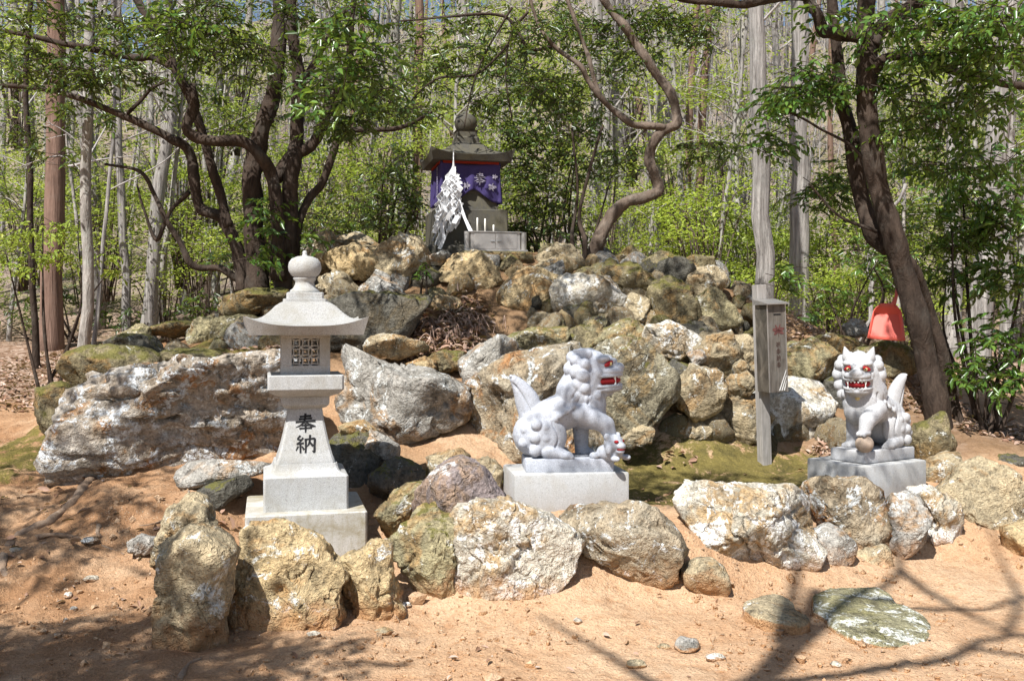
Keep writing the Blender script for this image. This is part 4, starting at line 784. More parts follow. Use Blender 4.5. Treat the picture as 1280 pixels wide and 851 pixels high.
# ------------------------------------------------------------------ offering box on a post
q = P(956, 556, 7.75); zg = Hs(q[0], q[1])
bx = tag(empty('offering_box', (q[0], q[1], zg-.05), R(22)), 'weathered grey offering box on a wooden post before the lower wall', 'offering box'); bx.rotation_euler = (0, R(-2.2), R(22))
post_h = P(945, 356, 7.75)[2]-zg+.05
pst = MB().box((0, .0, post_h/2), (.085, .075, post_h), .004).build('post', M['wood_post'], bx)
zb0 = P(956, 488, 7.75)[2]-zg+.05; zb1 = P(956, 381, 7.75)[2]-zg+.05; hB = zb1-zb0; zc = (zb0+zb1)/2
bb = MB().box((.008, -.115, zc), (.165, .15, hB), .003).build('case', M['sheet'], bx)
MB().box((.008, -.1925, zc), (.167, .006, hB-.004), .001).build('front_board', M['wood_grey'], bx)
for sx in (-1, 1): MB().box((.008+sx*.0835, -.1965, zc), (.008, .006, hB), .001).build('corner_strip', M['steel'], bx)
lid = MB(); lid.add([(-.095, -.225, zb1+.001), (.112, -.225, zb1+.001), (.112, -.042, zb1+.001), (-.095, -.042, zb1+.001), (-.095, -.225, zb1+.010), (.112, -.225, zb1+.010), (.112, -.042, zb1+.045), (-.095, -.042, zb1+.045)], [[0, 3, 2, 1], [4, 5, 6, 7], [0, 1, 5, 4], [1, 2, 6, 5], [2, 3, 7, 6], [3, 0, 4, 7]]); lid.build('lid', M['steel'], bx)
MB().box((.015, -.1962, zb1-.075), (.065, .004, .010), 0).build('slot', M['ink'], bx)
fnb = lambda x, z, off: (x-.025, -.1956-off, z); pm = MB()
for a in range(7): t = a*.9+.3; glyph(pm, [[(0, 0, .15), (.5, .5, .3), (1, 1, .1)]], .045, zb1-.20, .055*math.cos(t)+.002, .05*math.sin(t)+.002, fnb)
pm.build('flower_print', M['faded_red'], bx); pm = MB()
for k_ in range(4): glyph(pm, (HO if k_ % 2 else NO), .022, zb1-.33-k_*.052, .038, .044, fnb, 1.3)
pm.build('lettering', M['faded_brown'], bx); pm = MB()
for k_ in range(3): x0 = .035+k_*.022; pm.add([fnb(x0, zb0+.012, .002), fnb(x0+.011, zb0+.012, .002), fnb(.108, zb0+.16-k_*.04+.0, .002), fnb(.108, zb0+.175-k_*.042, .002)], [[0, 1, 2, 3]])
pm.build('white_stripes', M['white_paint'], bx)

# ------------------------------------------------------------------ red dustpan hanging by the leaning tree
q = P(1108, 404, 8.75); du = tag(empty('dustpan', q, R(-12)), 'red plastic dustpan hanging beside the leaning tree trunk', 'dustpan'); du.rotation_euler = (R(-22), R(4), R(-14)); du.scale = (.93,)*3
def pan_outline(z): return .112+.058*(1-(z+.17)/.34)
mb = MB(); rows = np.linspace(-.17, .17, 10); cols = np.linspace(-1, 1, 15); v = []
for z in rows:
    for c_ in cols:
        hw_ = pan_outline(z); kz_ = max(0, (z-.09)/.08); x = c_*hw_*(1-.25*kz_**2*abs(c_)**2); lipz = .075*max(0, (abs(c_)-.9)/.1)*(.25+.75*(z+.17)/.34); top = .085*max(0, (z-.10)/.07)
        v.append((x, -max(lipz, top), z-(.03*kz_*abs(c_)**3)))
f = [[i*15+j, i*15+j+1, (i+1)*15+j+1, (i+1)*15+j] for i in range(9) for j in range(14)]
o = mesh_obj('pan', v, f, M['red_plastic'], du); o.modifiers.new('t', 'SOLIDIFY').thickness = .005; bsmooth(o, 40)
MB().tube([(.04, -.06, .155), (.06, -.05, .20), (.075, -.045, .26), (.085, -.045, .34)], [.03, .022, .016, .018], 10).build('handle', M['red_plastic'], du, True)

# ------------------------------------------------------------------ vegetation helpers
LEAF = np.array([(0, 0, 0), (.32, .5, .10), (.68, .40, .08), (1, 0, -.14), (.68, -.40, .08), (.32, -.5, .10)])
def norm(a): return a/(np.linalg.norm(a, axis=-1, keepdims=True)+1e-9)
def leaf_mesh(name, pos, ax, nr, L, W, tint, mat, parent=None):
    n = len(pos); ax = norm(ax); nr = norm(nr-ax*np.sum(nr*ax, -1, keepdims=True)); sy = np.cross(nr, ax)
    v = pos[:, None]+ax[:, None]*(LEAF[None, :, 0:1]*L[:, None, None])+sy[:, None]*(LEAF[None, :, 1:2]*W[:, None, None])+nr[:, None]*(LEAF[None, :, 2:3]*L[:, None, None])
    q = np.array([[0, 3, 2, 1], [0, 5, 4, 3]]); f = (q[None]+np.arange(n)[:, None, None]*6).reshape(-1, 4)
    me = bpy.data.meshes.new(name); me.vertices.add(n*6); me.vertices.foreach_set('co', v.ravel()); me.loops.add(n*8); me.loops.foreach_set('vertex_index', f.ravel())
    me.polygons.add(n*2); me.polygons.foreach_set('loop_start', np.arange(n*2)*4); me.update(calc_edges=True); me.materials.append(mat)
    o = bpy.data.objects.new(name, me); COL.objects.link(o); attr(o, 'tint', np.repeat(tint, 6))
    if parent: o.parent = parent
    return o
def sprays(name, base, g, mat, parent, K=9, tl=.26, L=.085, W=.034, droop=.35, twig_mat=None, flat=.8):
    """leafy twigs: base (N,3)"""
    n = len(base); yaw = g.uniform(0, 2*np.pi, n); pit = g.normal(-droop*.5, .35, n)
    d = np.stack([np.cos(yaw)*np.cos(pit), np.sin(yaw)*np.cos(pit), np.sin(pit)], 1); up = norm(np.array([0, 0, 1.])+g.normal(size=(n, 3))*.35); sd_ = norm(np.cross(up, d))
    t = (np.arange(K)+.6)/K; tw = tl*g.uniform(.6, 1.25, n)
    p = base[:, None]+d[:, None]*(tw[:, None]*t[None])[..., None]-np.array([0, 0, 1.])*(droop*tw[:, None]*t[None]**2)[..., None]*.4
    sg = np.where(np.arange(K) % 2, 1., -1.)[None]*np.ones((n, 1)); sg[:, -1] = 0
    ang = g.uniform(.6, 1.15, (n, K)); a = d[:, None]*np.cos(ang)[..., None]+sd_[:, None]*(sg*np.sin(ang))[..., None]+g.normal(size=(n, K, 3))*.22-np.array([0, 0, droop*.7])
    nr = up[:, None]*flat+g.normal(size=(n, K, 3))*.32
    sz = g.uniform(.65, 1.2, (n, K)); tint = np.clip(g.beta(1.6, 2.2, (n, K))+g.normal(0, .12, (n, 1)), 0, 1)
    keep = g.random((n, K)) < .9
    o = leaf_mesh(name, p[keep], a[keep], nr[keep], (L*sz)[keep], (W*sz)[keep], tint[keep], mat, parent)
    if twig_mat:
        mb_v = []; mb_f = []; c = 0
        e = base-d*(tw*.6)[:, None]-np.array([0, 0, .02]); tip = p[:, -1]; mid = p[:, K//2]
        for r_, arr in ((.0045, e), (.0035, mid), (.0015, tip)):
            for k in range(3): th = k*2.094; mb_v.append(arr+r_*(np.cos(th)*sd_+np.sin(th)*up))
        V = np.stack(mb_v, 1); ff = []
        for r_ in range(2):
            for k in range(3): ff.append([r_*3+k, r_*3+(k+1) % 3, r_*3+3+(k+1) % 3, r_*3+3+k])
        mesh_obj('twigs', V.reshape(-1, 3), (np.array(ff)[None]+np.arange(n)[:, None, None]*9).reshape(-1, 4), twig_mat, parent)
    return o
def cluster_pts(cl, g):
    out = []
    for (px, py, Y, rx, ry, dy, n) in cl:
        q = norm(g.normal(size=(n, 3)))*g.random((n, 1))**.45; s = Y/F
        out.append(P(px, py, Y)+q*np.array([rx*s, dy, ry*s]))
    return np.vstack(out)
def world_pts(cl, g):
    out = []
    for (x, y, z, rx, ry, rz, n) in cl: out.append(np.array((x, y, z))+norm(g.normal(size=(n, 3)))*g.random((n, 1))**.4*np.array([rx, ry, rz]))
    return np.vstack(out)
def stem(pl, Y, name, mat, parent, n=12, bump=.10, wob=.0, seed=0):
    """pl: (px, py, radius px[, depth offset]) along the stem"""
    q = np.array([list(P(a[0], a[1], Y+(a[3] if len(a) > 3 else 0)))+[a[2]*Y/F] for a in pl]); q = catmull(q, 7); g = np.random.default_rng(seed)
    ph = g.uniform(0, 6, 4); t = np.arange(len(q)); q[:, 0] += wob*np.sin(t*.7+ph[0]); q[:, 1] += (wob+.02)*np.sin(t*.5+ph[1])
    rad = q[:, 3]*.80*(1+.06*np.sin(t*.55+ph[2])+.025*g.normal(size=len(t)))
    v, f = tube(q[:, :3], rad, n, True, bump, seed); return mesh_obj(name, v-np.array(parent.location), f, mat, parent)
def rel(o, root): o.location = -Vector(root.location); return o

# ------------------------------------------------------------------ right leaning tree
g = np.random.default_rng(21)
b0 = P(1168, 540, 8.25); T1 = tag(empty('evergreen_tree', b0), 'dark leaning evergreen tree with forked limbs behind the right lion', 'tree')
stem([(1180, 575, 30), (1173, 530, 22), (1165, 480, 18.5), (1152, 425, 17), (1138, 365, 17), (1118, 303, 16.5), (1099, 235, 16.5), (1087, 177, 16), (1084, 110, 15.5), (1083, 60, 15), (1082, 10, 13), (1086, -60, 12), (1070, -170, 10), (1090, -300, 7)], 8.25, 'trunk', M['bark_dark'], T1, 16, .05, seed=1)
for k, (pl, nm) in enumerate([
    ([(1205, 580, 16, .3), (1197, 530, 12, .3), (1183, 465, 10, .3), (1166, 400, 9, .25), (1146, 345, 9, .12), (1128, 315, 8, .05)], 'trunk'),
    ([(1110, 312, 12, .15), (1090, 290, 14, .25), (1076, 242, 13, .35), (1062, 167, 12.5, .4), (1052, 120, 11, .4), (1045, 60, 9, .4), (1040, -10, 8, .4), (1030, -150, 5, .4)], 'limb'),
    ([(1084, 52, 12), (1062, 44, 11), (1040, 42, 10), (1030, 38, 9.5), (1020, 18, 9), (1012, 0, 8.5), (1000, -40, 8), (980, -120, 6)], 'limb'),
    ([(1010, -2, 7), (985, -5, 7), (955, 1, 7), (930, 5, 7), (890, 3, 6), (855, -2, 6), (820, -12, 5)], 'limb'),
    ([(1088, 60, 13), (1100, 38, 13), (1118, 22, 12.5, -.1), (1150, 2, 11, -.2), (1190, -25, 9, -.4), (1260, -80, 7, -.6)], 'limb'),
    ([(1088, 96, 9), (1102, 76, 8, -.1), (1130, 70, 7, -.15), (1180, 84, 6.5, -.2), (1225, 97, 6, -.25), (1260, 105, 5.5, -.3), (1320, 112, 5, -.3)], 'limb'),
    ([(1098, 220, 3), (1060, 180, 2.5, .1), (1020, 158, 2, .1), (985, 140, 1.5, .1)], 'limb'), ([(1095, 290, 3, .1), (1050, 270, 2.2, .1), (1010, 230, 1.5, .1)], 'limb')]):
    stem(pl, 8.25, nm, M['bark_dark'], T1, 12, .05, seed=30+k)
cl = [(1150,25,7.6,75,28,.5,60),(1230,30,7.2,55,40,.5,70),(1245,85,7.5,50,30,.5,50),(1125,100,8,30,28,.4,30),(1190,140,8,85,30,.6,70),(1010,100,8.5,40,22,.4,36),(978,130,8.5,32,25,.4,38),(1040,112,8.3,38,18,.3,26),(955,180,8.8,30,18,.3,18),(1020,240,9,30,22,.4,22),(1060,225,9,22,26,.3,16),(1205,200,8.5,75,25,.5,60),(1110,170,8.3,20,30,.3,16),(1030,20,8.2,40,20,.4,18),(1180,60,7.7,40,16,.4,26)]
rel(sprays('crown', cluster_pts(cl, g), g, M['glossy'], T1, 9, .25, .082, .033, .45, M['bark_dark']), T1)
rel(sprays('crown', world_pts([(1.0, 6.4, 5.8, 1.4, .9, .6, 110), (3.6, 7.2, 5.6, 1.5, 1.0, .6, 120), (.5, 4.3, 4.4, .9, .5, .3, 40)], g), g, M['glossy'], T1, 9, .25, .085, .035), T1)
for o in T1.children:
    if o.name.startswith('twigs'): rel(o, T1)

# ------------------------------------------------------------------ left many stemmed tree
g = np.random.default_rng(22)
T3 = tag(empty('evergreen_tree', P(332, 352, 9.9)), 'many stemmed evergreen tree with twisted limbs behind the lantern', 'tree')
for k, (pl, nm) in enumerate([
    ([(322, 365, 22), (320, 320, 17), (317, 283, 16), (315, 240, 15), (316, 212, 15), (326, 170, 14), (336, 135, 13), (344, 106, 12), (349, 40, 11), (350, 0, 10), (345, -120, 8)], 'trunk'),
    ([(356, 365, 17, -.1), (358, 310, 14, -.1), (361, 253, 13, -.1), (366, 205, 12, -.1), (371, 167, 11), (374, 101, 10), (367, 50, 9.5), (363, 0, 9), (370, -120, 7)], 'trunk'),
    ([(306, 362, 13), (301, 335, 11), (294, 303, 10), (279, 274, 9.5), (262, 266, 8.5), (248, 258, 8), (243, 222, 8), (235, 187, 7.5), (214, 174, 7), (192, 162, 6), (152, 144, 5.5), (101, 124, 4.5), (50, 111, 3.5), (0, 108, 3), (-40, 112, 2)], 'limb'),
    ([(286, 285, 8), (277, 250, 7.5), (263, 202, 7.5), (250, 160, 7), (243, 135, 7), (228, 103, 7), (214, 76, 7), (197, 40, 6.5), (178, 12, 6), (160, -20, 6), (120, -90, 4)], 'limb'),
    ([(349, 350, 12, -.2), (348, 300, 11, -.2), (346, 253, 10, -.22), (340, 222, 9.5, -.25), (328, 198, 9, -.3), (303, 177, 8.5, -.35), (268, 177, 8, -.4), (240, 169, 8, -.4), (234, 155, 8, -.4), (243, 130, 8, -.4), (240, 106, 5, -.4)], 'limb'),
    ([(345, 225, 10), (362, 198, 10), (384, 186, 9.5), (398, 168, 9), (410, 140, 8), (425, 110, 7), (436, 70, 6), (440, 20, 5), (450, -40, 4)], 'limb'),
    ([(364, 345, 8), (372, 290, 7), (385, 250, 6.5), (404, 228, 6), (418, 185, 5.5), (428, 165, 5), (470, 162, 4), (500, 160, 3.5), (540, 140, 2.5)], 'limb'),
    ([(298, 350, 6), (275, 335, 5.5), (243, 333, 5), (226, 305, 4.5), (210, 278, 4), (192, 243, 3.5), (176, 215, 3), (130, 205, 2)], 'limb'),
    ([(220, 86, 6), (190, 72, 6), (172, 73, 5.5), (121, 63, 5), (80, 55, 4.5), (50, 48, 4), (0, 38, 3), (-30, 36, 2)], 'limb'),
    ([(160, 143, 3), (180, 120, 3), (195, 108, 2.5), (210, 100, 2)], 'limb'), ([(236, 240, 4), (215, 262, 3), (195, 300, 3), (180, 260, 2), (170, 230, 1.5)], 'limb'),
    ([(372, 110, 6), (392, 80, 5), (410, 50, 4), (430, 10, 4)], 'limb')]):
    stem(pl, 9.9, nm, M['bark_dark'], T3, 12, .06, seed=50+k)
cl = [(40,28,9.4,60,26,.5,26),(60,75,9.4,80,22,.5,55),(90,100,9.4,60,16,.4,36),(170,45,9.2,60,32,.6,46),(160,92,9.2,50,16,.4,26),(262,18,8.8,60,22,.5,46),(300,60,8.8,60,36,.5,50),(240,58,8.8,28,28,.4,22),(470,125,9.2,60,22,.5,55),(430,152,9.2,50,16,.5,45),(505,142,11.2,50,14,.4,36),(310,150,10,40,18,.4,20),(30,160,10,30,14,.3,10),(100,20,9.4,70,16,.5,26),(410,100,9,40,30,.4,26),(350,90,9.6,40,30,.4,16),(120,140,10.4,60,14,.4,22),(230,110,10.2,50,20,.4,24),(370,20,9.8,50,20,.4,30),(60,190,10.6,50,16,.3,14)]
rel(sprays('crown', cluster_pts(cl, g), g, M['evergreen'], T3, 9, .26, .078, .030, .3, M['bark_dark']), T3)
cl = [(432,28,7.6,42,32,.4,30),(452,82,7.6,40,36,.4,36),(408,120,8,36,36,.4,20),(335,268,9.5,25,30,.3,16),(330,312,9.5,32,26,.3,16),(390,300,9.6,14,20,.2,6),(230,30,8.4,40,24,.4,22)]
rel(sprays('bright_crown', cluster_pts(cl, g), g, M['glossy'], T3, 9, .26, .088, .034, .4, M['bark_dark']), T3)
rel(sprays('crown', world_pts([(-3.9, 6.0, 5.4, 1.5, 1.1, .6, 190), (-1.9, 7.0, 5.8, 1.2, .8, .6, 130), (-4.4, 4.2, 4.6, .9, .8, .4, 90)], g), g, M['evergreen'], T3, 9, .26, .085, .033), T3)
for o in T3.children:
    if o.name.startswith('twigs'): rel(o, T3)

# ------------------------------------------------------------------ twisted tree right of the shrine
g = np.random.default_rng(23)
T4 = tag(empty('evergreen_tree', P(738, 332, 10.1)), 'twisted S shaped evergreen tree on the mound right of the shrine', 'tree')
for k, (pl, nm) in enumerate([
    ([(733, 340, 13), (740, 322, 11), (752, 292, 10.5), (766, 268, 10), (784, 252, 9.5), (808, 246, 9), (824, 238, 8.5), (818, 218, 8.5), (812, 200, 8.5), (816, 180, 8), (828, 164, 8), (845, 156, 8), (845, 138, 7.5), (835, 112, 7.5), (817, 88, 7), (800, 62, 7), (784, 38, 7), (768, 18, 6.5), (752, -4, 6), (735, -40, 6), (700, -120, 4)], 'trunk'),
    ([(832, 160, 6), (806, 157, 6), (789, 155, 5.5), (770, 140, 5), (749, 121, 4.5), (735, 100, 4.5), (723, 81, 4), (693, 58, 3.5), (675, 35, 3), (660, -10, 2)], 'limb'),
    ([(749, 119, 4), (740, 90, 3.5), (734, 66, 3.5), (720, 30, 3), (708, -5, 3), (700, -40, 2)], 'limb'), ([(730, 335, 5, -.1), (731, 300, 4, -.1), (724, 270, 3), (735, 220, 2.5), (752, 160, 2)], 'limb'), ([(728, 335, 4), (715, 300, 3), (722, 240, 2), (715, 160, 1.5)], 'limb'),
    ([(690, 58, 3), (660, 60, 2.5), (630, 20, 2.5), (560, 22, 2), (500, 26, 1.5)], 'limb'), ([(660, 15, 2.5), (640, 40, 2), (632, 90, 1.5), (640, 150, 1)], 'limb'), ([(650, 40, 2), (600, 90, 1.8), (545, 100, 1.5), (500, 140, 1)], 'limb'), ([(640, 10, 2), (610, 60, 1.5), (590, 110, 1.2), (580, 160, .8)], 'limb')]):
    stem(pl, 10.1, nm, M['bark_brown' if k < 3 else 'bark_dark'], T4, 10, .05, seed=70+k)
cl = [(600,70,11.4,60,40,.4,50),(560,55,10,60,40,.5,26),(660,60,10,50,50,.6,50),(690,118,10.4,50,32,.6,60),(745,45,10.5,50,36,.6,50),(820,30,10.5,50,22,.6,50),(800,72,10.5,40,26,.5,22),(872,48,10.5,30,10,.3,20),(775,190,10.8,36,20,.4,18),(648,165,11.3,36,26,.3,40),(885,185,10.3,50,12,.3,28),(612,130,11.5,30,20,.3,24),(860,20,10.4,40,16,.4,24),(480,40,11.6,60,40,.5,24),(540,95,11.8,60,30,.5,40),(590,30,11.6,60,30,.5,24),(660,110,11.4,50,30,.4,36),(700,30,11.4,50,30,.5,36),(720,150,11.6,50,25,.5,36),(760,100,11.6,40,40,.5,24),(690,175,11.6,40,20,.4,30)]
rel(sprays('crown', cluster_pts(cl, g), g, M['evergreen'], T4, 9, .26, .075, .029, .35, M['bark_dark']), T4)
rel(sprays('crown', world_pts([(-.6, 6.7, 5.8, 1.4, 1., .6, 150), (0, 7.9, 6.3, 1.8, .8, .5, 110), (-.5, 3.75, 5.2, 1.4, .6, .4, 150)], g), g, M['evergreen'], T4, 9, .26, .085, .033), T4)
for o in T4.children:
    if o.name.startswith('twigs'): rel(o, T4)

# ------------------------------------------------------------------ evergreen shrubs and saplings near the mound
def shrub(name, label, cl, mat, seed, L, W, K=9, tl=.25, cat='shrub', group=None, nst=5, drp=.3):
    g = np.random.default_rng(seed); pts = cluster_pts(cl, g); c = pts.mean(0); zg = Hs(c[0], c[1]); root = empty(name, (c[0], c[1], zg)); tag(root, label, cat, group)
    rel(sprays('foliage', pts, g, mat, root, K, tl, L, W, drp, M['bark_dark']), root)
    mb = MB()
    for k in range(nst):
        e = pts[g.integers(len(pts))]; a = np.array((c[0]+g.normal()*.06, c[1]+g.normal()*.06, zg-.05)); m = (a+e)/2+g.normal(size=3)*.1; p = catmull([a, m, e], 6); mb.tube(p, np.linspace(.022, .006, len(p)), 6)
    o = mb.build('stems', M['bark_dark'], root, True); rel(o, root); tag(o, kind='stuff')
    for o in root.children:
        if o.name.startswith('twigs'): rel(o, root)
    return root
shrub('evergreen_shrub', 'dark evergreen shrub behind the mound left of the shrine', [(490,215,12,40,36,.5,50),(480,265,12,48,26,.5,70),(440,285,11.6,30,14,.4,20),(515,245,12,20,40,.4,30)], M['evergreen'], 81, .075, .03)
shrub('evergreen_shrub', 'dark evergreen shrub hugging the right side of the shrine', [(660,220,11.5,30,50,.4,60),(655,290,11.3,30,25,.4,40),(690,255,11.6,34,45,.5,50)], M['evergreen'], 82, .075, .03)
shrub('evergreen_shrub', 'loose evergreen shrub behind the twisted tree trunk', [(715,190,11.8,45,45,.5,50),(710,290,11.6,25,25,.4,20),(770,215,12,30,25,.4,16)], M['evergreen'], 83, .075, .03)
shrub('evergreen_sapling', 'tall broad leaved sapling right of the leaning tree', [(1200,285,9,45,40,.5,60),(1245,265,8.8,40,45,.5,60),(1180,345,9.1,28,26,.4,22),(1250,340,8.7,36,36,.4,44),(1215,230,9,50,20,.4,30)], M['glossy'], 84, .09, .035, cat='sapling', drp=.5)
shrub('evergreen_sapling', 'low leafy sapling beside the path behind the leaning tree', [(1250,425,8.3,40,40,.4,46),(1215,465,8.2,35,22,.4,26),(1265,480,8.2,25,30,.3,20)], M['glossy'], 85, .085, .033, cat='sapling', drp=.45)
shrub('evergreen_sapling', 'bushy bright green sapling behind the red dustpan', [(1105,335,10.5,28,35,.4,36),(1060,370,11,35,20,.4,26),(1085,300,10.8,25,20,.3,14)], M['glossy'], 86, .08, .03, cat='sapling')
shrub('evergreen_sapling', 'small sapling growing by the offering box post', [(985,345,10.8,18,22,.2,10),(1000,400,10.5,30,16,.3,14)], M['glossy'], 87, .09, .04, cat='sapling', nst=2)
shrub('seedling', 'tiny green seedling rooted in the upper wall', [(530,340,9.25,6,14,.05,9)], M['glossy'], 88, .06, .024, 5, .08, 'seedling', nst=2)
shrub('evergreen_shrub', 'shaded evergreen shrub under the thick reddish trunk', [(75,370,15,45,22,.5,40),(30,390,15,40,18,.5,30),(150,395,15.5,50,16,.5,36)], M['evergreen'], 89, .08, .03)
shrub('evergreen_shrub', 'evergreen undergrowth behind the many stemmed tree', [(250,380,13,50,20,.5,40),(390,270,12,24,30,.4,24),(290,330,12.5,40,30,.5,30)], M['evergreen'], 90, .075, .03)
shrub('spring_shrub', 'layered yellow green shrub before the thick reddish trunk', [(35,290,11.6,45,8,.4,30),(60,320,11.6,65,8,.5,34),(25,335,11.4,30,6,.3,12),(85,280,11.8,30,6,.3,12),(125,318,11.8,25,8,.3,14),(140,340,11.8,14,6,.2,6)], M['spring'], 91, .062, .03, 9, .2, drp=.6)

# ------------------------------------------------------------------ background wood
def bare_proto(seed, h=13., r=.11, bmin=2.5):
    g = np.random.default_rng(seed); t = np.linspace(0, 1, 12); lean = g.normal(0, .8, 2); tr = np.stack([lean[0]*t**1.5+.2*np.sin(t*7+seed), lean[1]*t**1.5+.2*np.cos(t*6+seed), -.4+h*t], 1)
    v, f = tube(tr, r*(1.25-t*1.1)+.01, 8, True, .06, seed); tv = (v, f); mb = MB()
    for k in range(g.integers(13, 19)):
        i = g.uniform(bmin/h, .97); p0 = np.array([np.interp(i, t, tr[:, j]) for j in range(3)]); a = g.uniform(0, 6.28); L = (1-i*.55)*g.uniform(1.2, 3.2); el = g.uniform(.25, 1.0)
        d = np.array([math.cos(a)*math.cos(el), math.sin(a)*math.cos(el), math.sin(el)]); pp = [p0]; 
        for s in range(5): d = norm(d+g.normal(size=3)*.22+np.array([0, 0, .08])); pp.append(pp[-1]+d*L/5)
        rr = .30*r*(1-i)+.012; mb.tube(pp, np.linspace(rr, .005, 6), 5)
        for s in range(8):
            j = g.uniform(.2, 1)*5; b = np.array([np.interp(j, range(6), np.array(pp)[:, q]) for q in range(3)]); d2 = norm(d+g.normal(size=3)*.7+np.array([0, 0, .3])); l2 = L*g.uniform(.25, .55); q = [b]
            for u in range(3): d2 = norm(d2+g.normal(size=3)*.3); q.append(q[-1]+d2*l2/3)
            mb.tube(q, [.009, .007, .005, .003], 3, False)
            for u in range(2):
                b2 = q[1]+(q[2]-q[1])*g.random(); d3 = norm(d2+g.normal(size=3)*.8); mb.tube([b2, b2+d3*l2*.3, b2+d3*l2*.55+g.normal(size=3)*.04], [.005, .004, .002], 3, False)
    return tv, mb
protos = []
for k in range(8):
    (v, f), mb = bare_proto(300+k); mt = ['bark_grey', 'bark_pale', 'bark_grey', 'bark_pale', 'bark_grey', 'bark_red', 'bark_pale', 'bark_grey'][k]
    tr = mesh_obj('trunk', v, f, M[mt]); br = mb.build('branches', M['twig'], None, True); protos.append((tr.data, br.data)); bpy.data.objects.remove(tr); bpy.data.objects.remove(br)
def bare_tree(x, y, s, sr, k, rz, label, group=None, mat=None, twigs=True):
    root = empty('bare_tree', (x, y, Hs(x, y)), rz); tl_ = .035 if group else .008; root.rotation_euler = (random.gauss(0, tl_), random.gauss(0, tl_), rz); tag(root, label, 'tree', group)
    o = bpy.data.objects.new('trunk', protos[k][0]); COL.objects.link(o); o.parent = root; o.scale = (sr, sr, s)
    if mat: o.material_slots[0].link = 'OBJECT'; o.material_slots[0].material = M[mat]
    if twigs: b = bpy.data.objects.new('branches', protos[k][1]); COL.objects.link(b); b.parent = root; b.scale = (sr if sr < 1.3 else 1.2, sr if sr < 1.3 else 1.2, s)
    return root
# trunks one can single out: (px, Y, width px, kind, label, material)
SPEC = [(62, 14.5, 27, 0, 'thick reddish conifer trunk behind the layered yellow green shrub', 'bark_red'), (100, 10.4, 14, 1, 'slender grey trunk right behind the moss capped boulder', 'bark_grey'), (40, 13, 8, 2, 'thin dark trunk beside the thick reddish conifer', 'bark_dark'),
        (158, 15.5, 11, 3, 'pale trunk wound with vines left of the lantern', 'bark_pale'), (197, 15.5, 17, 4, 'stout pale leaning trunk left of the lantern', 'bark_pale'), (130, 14, 5, 6, 'thin pale sapling trunk between grey and pale trunks', 'bark_pale'),
        (952, 12.5, 23, 1, 'broad pale fibrous trunk right behind the offering box', 'bark_pale'), (1000, 14.5, 25, 3, 'broad whitish trunk right of the offering box', 'bark_pale'), (874, 21, 12, 5, 'reddish straight trunk beyond the right end of the wall', 'bark_red'), (925, 18, 9, 0, 'dark grey straight trunk left of the fibrous trunk', 'bark_grey'), (905, 16, 5, 6, 'slim white crooked stem beside the reddish trunk', 'bark_pale'),
        (1066, 12.8, 7, 6, 'thin bleached dead stem behind the red dustpan', 'bark_pale'), (1190, 13.5, 21, 4, 'tan trunk seen through the tall sapling', 'bark_pale'), (1236, 11.2, 30, 3, 'thick pale trunk leaning at the path edge', 'bark_pale'), (1262, 14, 16, 6, 'pale trunk behind the thick leaning one', 'bark_pale'),
        (505, 20, 15, 2, 'grey trunk left of the shrine roof', 'bark_grey'), (521, 20.5, 14, 5, 'brownish trunk beside the shrine roof', 'bark_red'), (742, 17, 17, 3, 'white barked trunk behind the twisted tree', 'bark_pale'), (820, 20, 10, 1, 'white barked trunk right of the twisted tree', 'bark_pale'), (410, 19, 10, 6, 'pale trunk behind the right stems of the many stemmed tree', 'bark_pale'), (780, 24, 9, 1, 'slim pale trunk inside the twisted tree bend', 'bark_pale')]
LEAN = {62: .1, 100: .25, 197: .55, 158: -.2, 1236: .7, 1066: .35, 905: .4, 952: -.15, 1000: .1, 1190: .15}
for i_, (px, Y, wpx, k, lab, mt) in enumerate(SPEC):
    g2 = np.random.default_rng(1100+i_); x = P(px, 0, Y)[0]; r0 = wpx*Y/F/2; h_ = 12. if px != 1066 else 2.2; t = np.linspace(0, 1, 26); ln = LEAN.get(px, g2.normal()*.2); cr = .03 if wpx > 10 else .10
    root = tag(empty('bare_tree', (x, Y, Hs(x, Y))), lab, 'tree')
    q = np.stack([-ln*.3+ln*t*2+cr*np.sin(t*9+i_)+.02*g2.normal(size=26), .1*np.sin(t*5+i_), -.4+(h_+.4)*t], 1); rr = r0*(1.0-.45*t)*(1+.5*np.exp(-t*26)); vv, ff = tube(q, rr, 14, True, .05, 1100+i_); mesh_obj('trunk', vv, ff, M[mt], root)
    mb = MB()
    for j in range(9 if h_ > 5 else 3):
        u = g2.uniform(.22, .95); p0 = np.array([np.interp(u, t, q[:, c]) for c in range(3)]); a_ = g2.uniform(0, 6.28); L_ = g2.uniform(.7, 2.0) if h_ > 5 else .4; d_ = np.array([math.cos(a_), math.sin(a_), g2.uniform(.2, .9)]); p1 = p0+d_*L_*.5+g2.normal(size=3)*.08; p2 = p1+norm(d_+g2.normal(size=3)*.4)*L_*.5; mb.tube(catmull([p0, p1, p2], 4), np.linspace(max(.012, r0*.16), .004, 9), 5)
        for w_ in range(4): b_ = p1+(p2-p1)*g2.random(); e_ = norm(d_+g2.normal(size=3)*.7)*L_*.35; mb.tube([b_, b_+e_*.5+g2.normal(size=3)*.03, b_+e_], [.006, .004, .002], 3, False)
    mb.build('branches', M['twig'], root, True)
g = np.random.default_rng(400); n = 0
